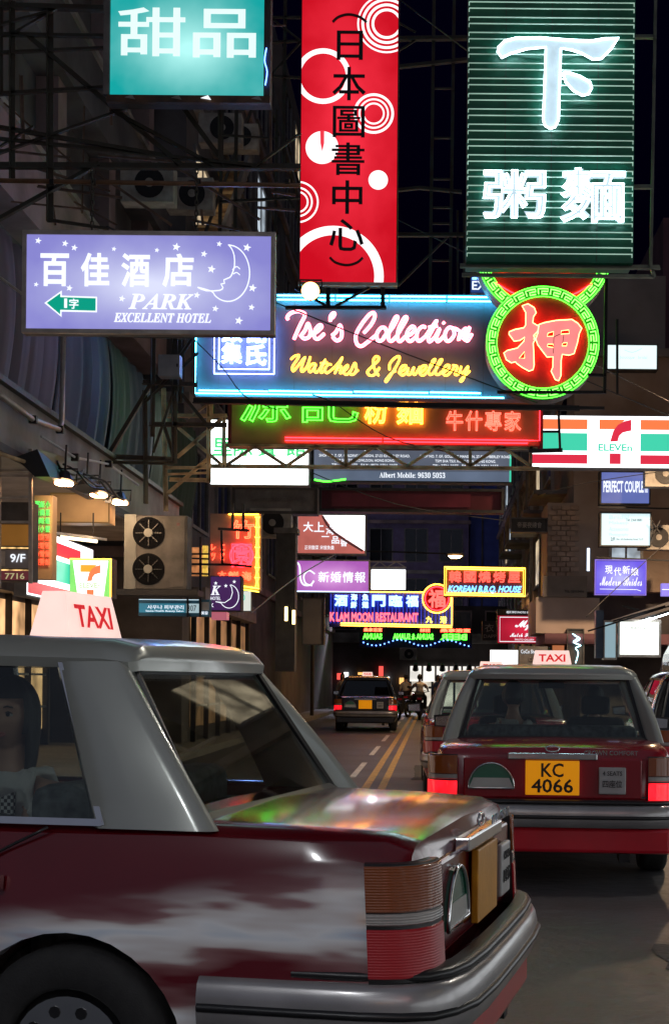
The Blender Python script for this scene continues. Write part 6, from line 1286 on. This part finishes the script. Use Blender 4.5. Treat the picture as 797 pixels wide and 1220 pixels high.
def eyes(parent, c0, yaw, s=1.0):
    R_ = Matrix.Translation(c0) @ Matrix.Rotation(yaw, 4, 'Z') @ Matrix.Scale(s, 4)
    ew = mat('eye_white', (.5, .48, .46), .2, 0, .02, 5); ek = mat('iris_dark', (.01, .007, .006), .15, 0, .1, 5); lp = mat('lips', (.30, .09, .08), .4, 0, .1, 9)
    for sx_ in (-1, 1):
        me = cylm((sx_ * .031, -.075, .006), (sx_ * .031, -.0835, .006), .013, 16, .008); me.transform(Matrix.Diagonal((1, 1, .6, 1))); me.transform(R_); e = obj('eye', me, ew, parent)
        me = cylm((sx_ * .031, -.082, .005), (sx_ * .031, -.0865, .005), .0062, 14); me.transform(R_); obj('iris', me, ek, e)
        me = tubem([(sx_ * .015, -.0885, .026), (sx_ * .031, -.089, .031), (sx_ * .047, -.081, .027)], .0028, 5); me.transform(R_); obj('eyebrow', me, hair, parent)
        me = tubem([(sx_ * .018, -.084, .008), (sx_ * .031, -.086, .014), (sx_ * .044, -.079, .008)], .002, 5); me.transform(R_); obj('eyelid', me, hair, parent)
    for z, r_ in ((-.053, .0042), (-.062, .005)):
        me = tubem(smooth_pts([(-.022, -.083, -.057), (-.01, -.0925, z), (0, -.094, z - .001), (.01, -.0925, z), (.022, -.083, -.057)], 4), r_, 6); me.transform(R_); obj('lips', me, lp, parent)
def hand(wrist, fwd, side, up):
    """palm with five bent fingers as closed tubes, merged by the remesh"""
    w, f, s_, u = Vector(wrist), Vector(fwd).normalized(), Vector(side).normalized(), Vector(up).normalized()
    ms = [loftm([[w + s_ * (.022 * a) + u * (.013 * b_) for a, b_ in ((-1, -1), (1, -1), (1, 1), (-1, 1))], [w + f * .05 + s_ * (.038 * a) + u * (.014 * b_) for a, b_ in ((-1, -1), (1, -1), (1, 1), (-1, 1))], [w + f * .088 + s_ * (.040 * a) + u * (.011 * b_) for a, b_ in ((-1, -1), (1, -1), (1, 1), (-1, 1))]])]
    for i, (o_, ln) in enumerate(((-.030, .062), (-.011, .074), (.009, .07), (.028, .055))):
        b0 = w + f * .082 + s_ * o_; ms.append(tubem([b0, b0 + f * ln * .45 - u * .004, b0 + f * ln * .75 - u * .018, b0 + f * ln * .85 - u * .036], .0088, 8))
    b0 = w + f * .03 - s_ * .028; ms.append(tubem([b0, b0 - s_ * .025 + f * .02 - u * .006, b0 - s_ * .032 + f * .048 - u * .016], .0098, 8))
    return ms
def seated(label, loc, rz, female=False, shirt=shirt_w, yaw=0.0, bow=False, hand_up=False, voxel=.014, hl=.12, name='person', ride=False, stand=False):
    """sitting person, origin at seat level below the hips, facing local -y"""
    r = thing(name, label, 'person', loc, rz)
    sh = .165 if female else .19; H = .70; lean = -.06 if ride else .0
    hc = Vector((0, -.02 + lean * 2, H)); kz = -.02 if not ride else -.10
    V = [(0, 0, .09, (.15, .11)), (0, -.01 + lean * .5, .26, (.13, .095)), (0, -.015 + lean, .40, (.145, .10)), (0, 0 + lean * 1.4, .49, (.07, .06)), (0, -.01 + lean * 1.7, .57, (.05, .05)), (0, -.02 + lean * 2, .63, (.05, .055))]
    E_ = [(0, 1), (1, 2), (2, 3), (3, 4), (4, 5)]
    spread_ = .10 if not ride else .2
    arm = []
    for sx_ in (-1, 1):
        n0 = len(V)
        V += [(sx_ * sh, lean * 1.3, .46, .052), (sx_ * (sh + .05), -.04 + lean, .24, .042), (sx_ * (sh - .02), -.22 + lean, .13, .032), (sx_ * (sh - .05), -.30 + lean, .115, .024)]
        if hand_up and sx_ < 0: V[n0 + 1] = (-sh - .06, -.08, .26, .04); V[n0 + 2] = (-.10, -.19, .42, .03); V[n0 + 3] = (-.06, -.20, .46, .024)
        if stand: V[n0 + 1] = (sx_ * (sh + .05), .02, .20, .042); V[n0 + 2] = (sx_ * (sh + .05), -.05 * sx_, -.03, .032); V[n0 + 3] = (sx_ * (sh + .05), -.07 * sx_, -.09, .024)
        if ride: V[n0 + 1] = (sx_ * (sh + .08), -.24, .32, .042); V[n0 + 2] = (sx_ * .30, -.48, .24, .032); V[n0 + 3] = (sx_ * .30, -.53, .235, .024)
        E_ += [(2, n0), (n0, n0 + 1), (n0 + 1, n0 + 2), (n0 + 2, n0 + 3)]
        arm.append((V[n0 + 2][:3], V[n0 + 3][:3]))
        n1 = len(V); V += [(sx_ * .10, -.02, .07, .085), (sx_ * spread_, -.42, kz + .09, .062), (sx_ * spread_, -.44, kz - .33, .042), (sx_ * spread_, -.53, kz - .36, .032)]
        if stand: V[n1 + 1] = (sx_ * .09, -.02 + sx_ * .10, -.34, .062); V[n1 + 2] = (sx_ * .09, .02 + sx_ * .16, -.74, .042); V[n1 + 3] = (sx_ * .09, -.12 + sx_ * .16, -.80, .034)
        E_ += [(0, n1), (n1, n1 + 1), (n1 + 1, n1 + 2), (n1 + 2, n1 + 3)]
    hands = []
    for (a, b_) in arm:
        d = (Vector(b_) - Vector(a)); s_ = d.cross(Vector((0, 0, 1))).normalized(); hands += hand(b_, d, s_, s_.cross(d))
    me = skinned(V, E_, voxel, head_mesh(hc, 1.0, yaw), hands); b = obj('body', me, skin, r)
    # clothing shells
    T = [(v_[0], v_[1], v_[2], tuple(q + .020 for q in (v_[3] if isinstance(v_[3], tuple) else (v_[3], v_[3])))) for v_ in V]
    keep = [0, 1, 2, 3]; mp = {k: i for i, k in enumerate(keep)}; vs = [T[k] for k in keep]; es = [(0, 1), (1, 2), (2, 3)]
    vs[3] = (T[3][0], T[3][1], .485, (.088, .078))
    for sx_i, n0 in enumerate((6, 14)):
        a = len(vs); vs += [T[n0], T[n0 + 1]] + ([T[n0 + 2]] if female else []); es += [(2, a), (3, a), (a, a + 1)] + ([(a + 1, a + 2)] if female else [])
    obj('blouse' if female else 'shirt', skinned(vs, es, .016), shirt, b)
    vs = [(0, 0, .10, (.165, .125))]; es = []
    for n1 in (10, 18):
        a = len(vs); vs += [T[n1], T[n1 + 1], T[n1 + 2]]; es += [(0, a), (a, a + 1), (a + 1, a + 2)]
    obj('trousers', skinned(vs, es, .02), trous, b)
    obj('hair', hair_mesh(hc, 1.0, yaw, length=.30 if female else .08), hair, b)
    eyes(b, hc, yaw)
    if bow:
        chk = bpy.data.materials.new('checked_bow'); chk.use_nodes = True; n = chk.node_tree; ck = n.nodes.new('ShaderNodeTexChecker'); ck.inputs['Scale'].default_value = 90; ck.inputs[1].default_value = (.6, .6, .6, 1); ck.inputs[2].default_value = (.02, .02, .02, 1)
        tc = n.nodes.new('ShaderNodeTexCoord'); n.links.new(tc.outputs['Object'], ck.inputs[0]); n.links.new(ck.outputs[0], n.nodes['Principled BSDF'].inputs['Base Color'])
        bw = obj('bow', loftm([[Vector((-.085, -.15 + .02 * q, .43 + .035 * q2)) for q, q2 in ((0, -1), (1, -1), (1, 1), (0, 1))], [Vector((-.01, -.155 + .02 * q, .42 + .014 * q2)) for q, q2 in ((0, -1), (1, -1), (1, 1), (0, 1))], [Vector((.01, -.155 + .02 * q, .42 + .014 * q2)) for q, q2 in ((0, -1), (1, -1), (1, 1), (0, 1))], [Vector((.085, -.15 + .02 * q, .43 + .035 * q2)) for q, q2 in ((0, -1), (1, -1), (1, 1), (0, 1))]]), chk, b)
        for sx_ in (-1, 1): obj('bow_tail', slabm([(sx_ * .0, -.150, .42), (sx_ * .05, -.150, .27), (sx_ * .005, -.150, .26), (-sx_ * .01, -.150, .40)][::-sx_], .006), chk, bw)
    return r
def in_car(car, lx_, ly_, z): return car.matrix_basis @ Vector((lx_, ly_, z))
# passenger by the near window, turned to look out towards the camera
pw = in_car(taxi_near, -.36, 1.45, .56)
seated('woman with long dark hair and checked bow looking out of the crossing taxi', pw, math.radians(-14), True, yaw=math.radians(4), bow=True, hand_up=True, voxel=.008)
seated('driver in white shirt inside the braking red taxi', in_car(taxi_main, .36, 2.50, .54), taxi_main.rotation_euler.z + math.pi, hl=.1, shirt=shirt_w)
seated('passenger in pale shirt on the back seat of the braking red taxi', in_car(taxi_main, -.30, 1.52, .57), taxi_main.rotation_euler.z + math.pi, shirt=mat('pale_shirt', (.45, .46, .44), .8, 0, .1, 6))
seated('motorcycle rider in white shirt seen from behind', (-.52, 50.28, .82), math.pi, ride=True, voxel=.02)
for i, (x, y, rz_, lab, c_) in enumerate(((-1.15, 57, 2.8, 'pedestrian in pale shirt walking past the bright far shop', (.5, .5, .48)), (.15, 59, .3, 'pedestrian in blue top before the white awnings', (.06, .10, .25)), (1.5, 60, 1.4, 'pedestrian in red top crossing by the white awnings', (.35, .03, .03)), (-3.4, 52, 0.2, 'pedestrian in grey top at the canopy side kerb', (.2, .2, .2)))):
    seated(lab, (x, y, .84), rz_, shirt=mat('pedestrian_top_%d' % i, c_, .8, 0, .1, 6), voxel=.025, stand=True, female=i % 2 == 1)
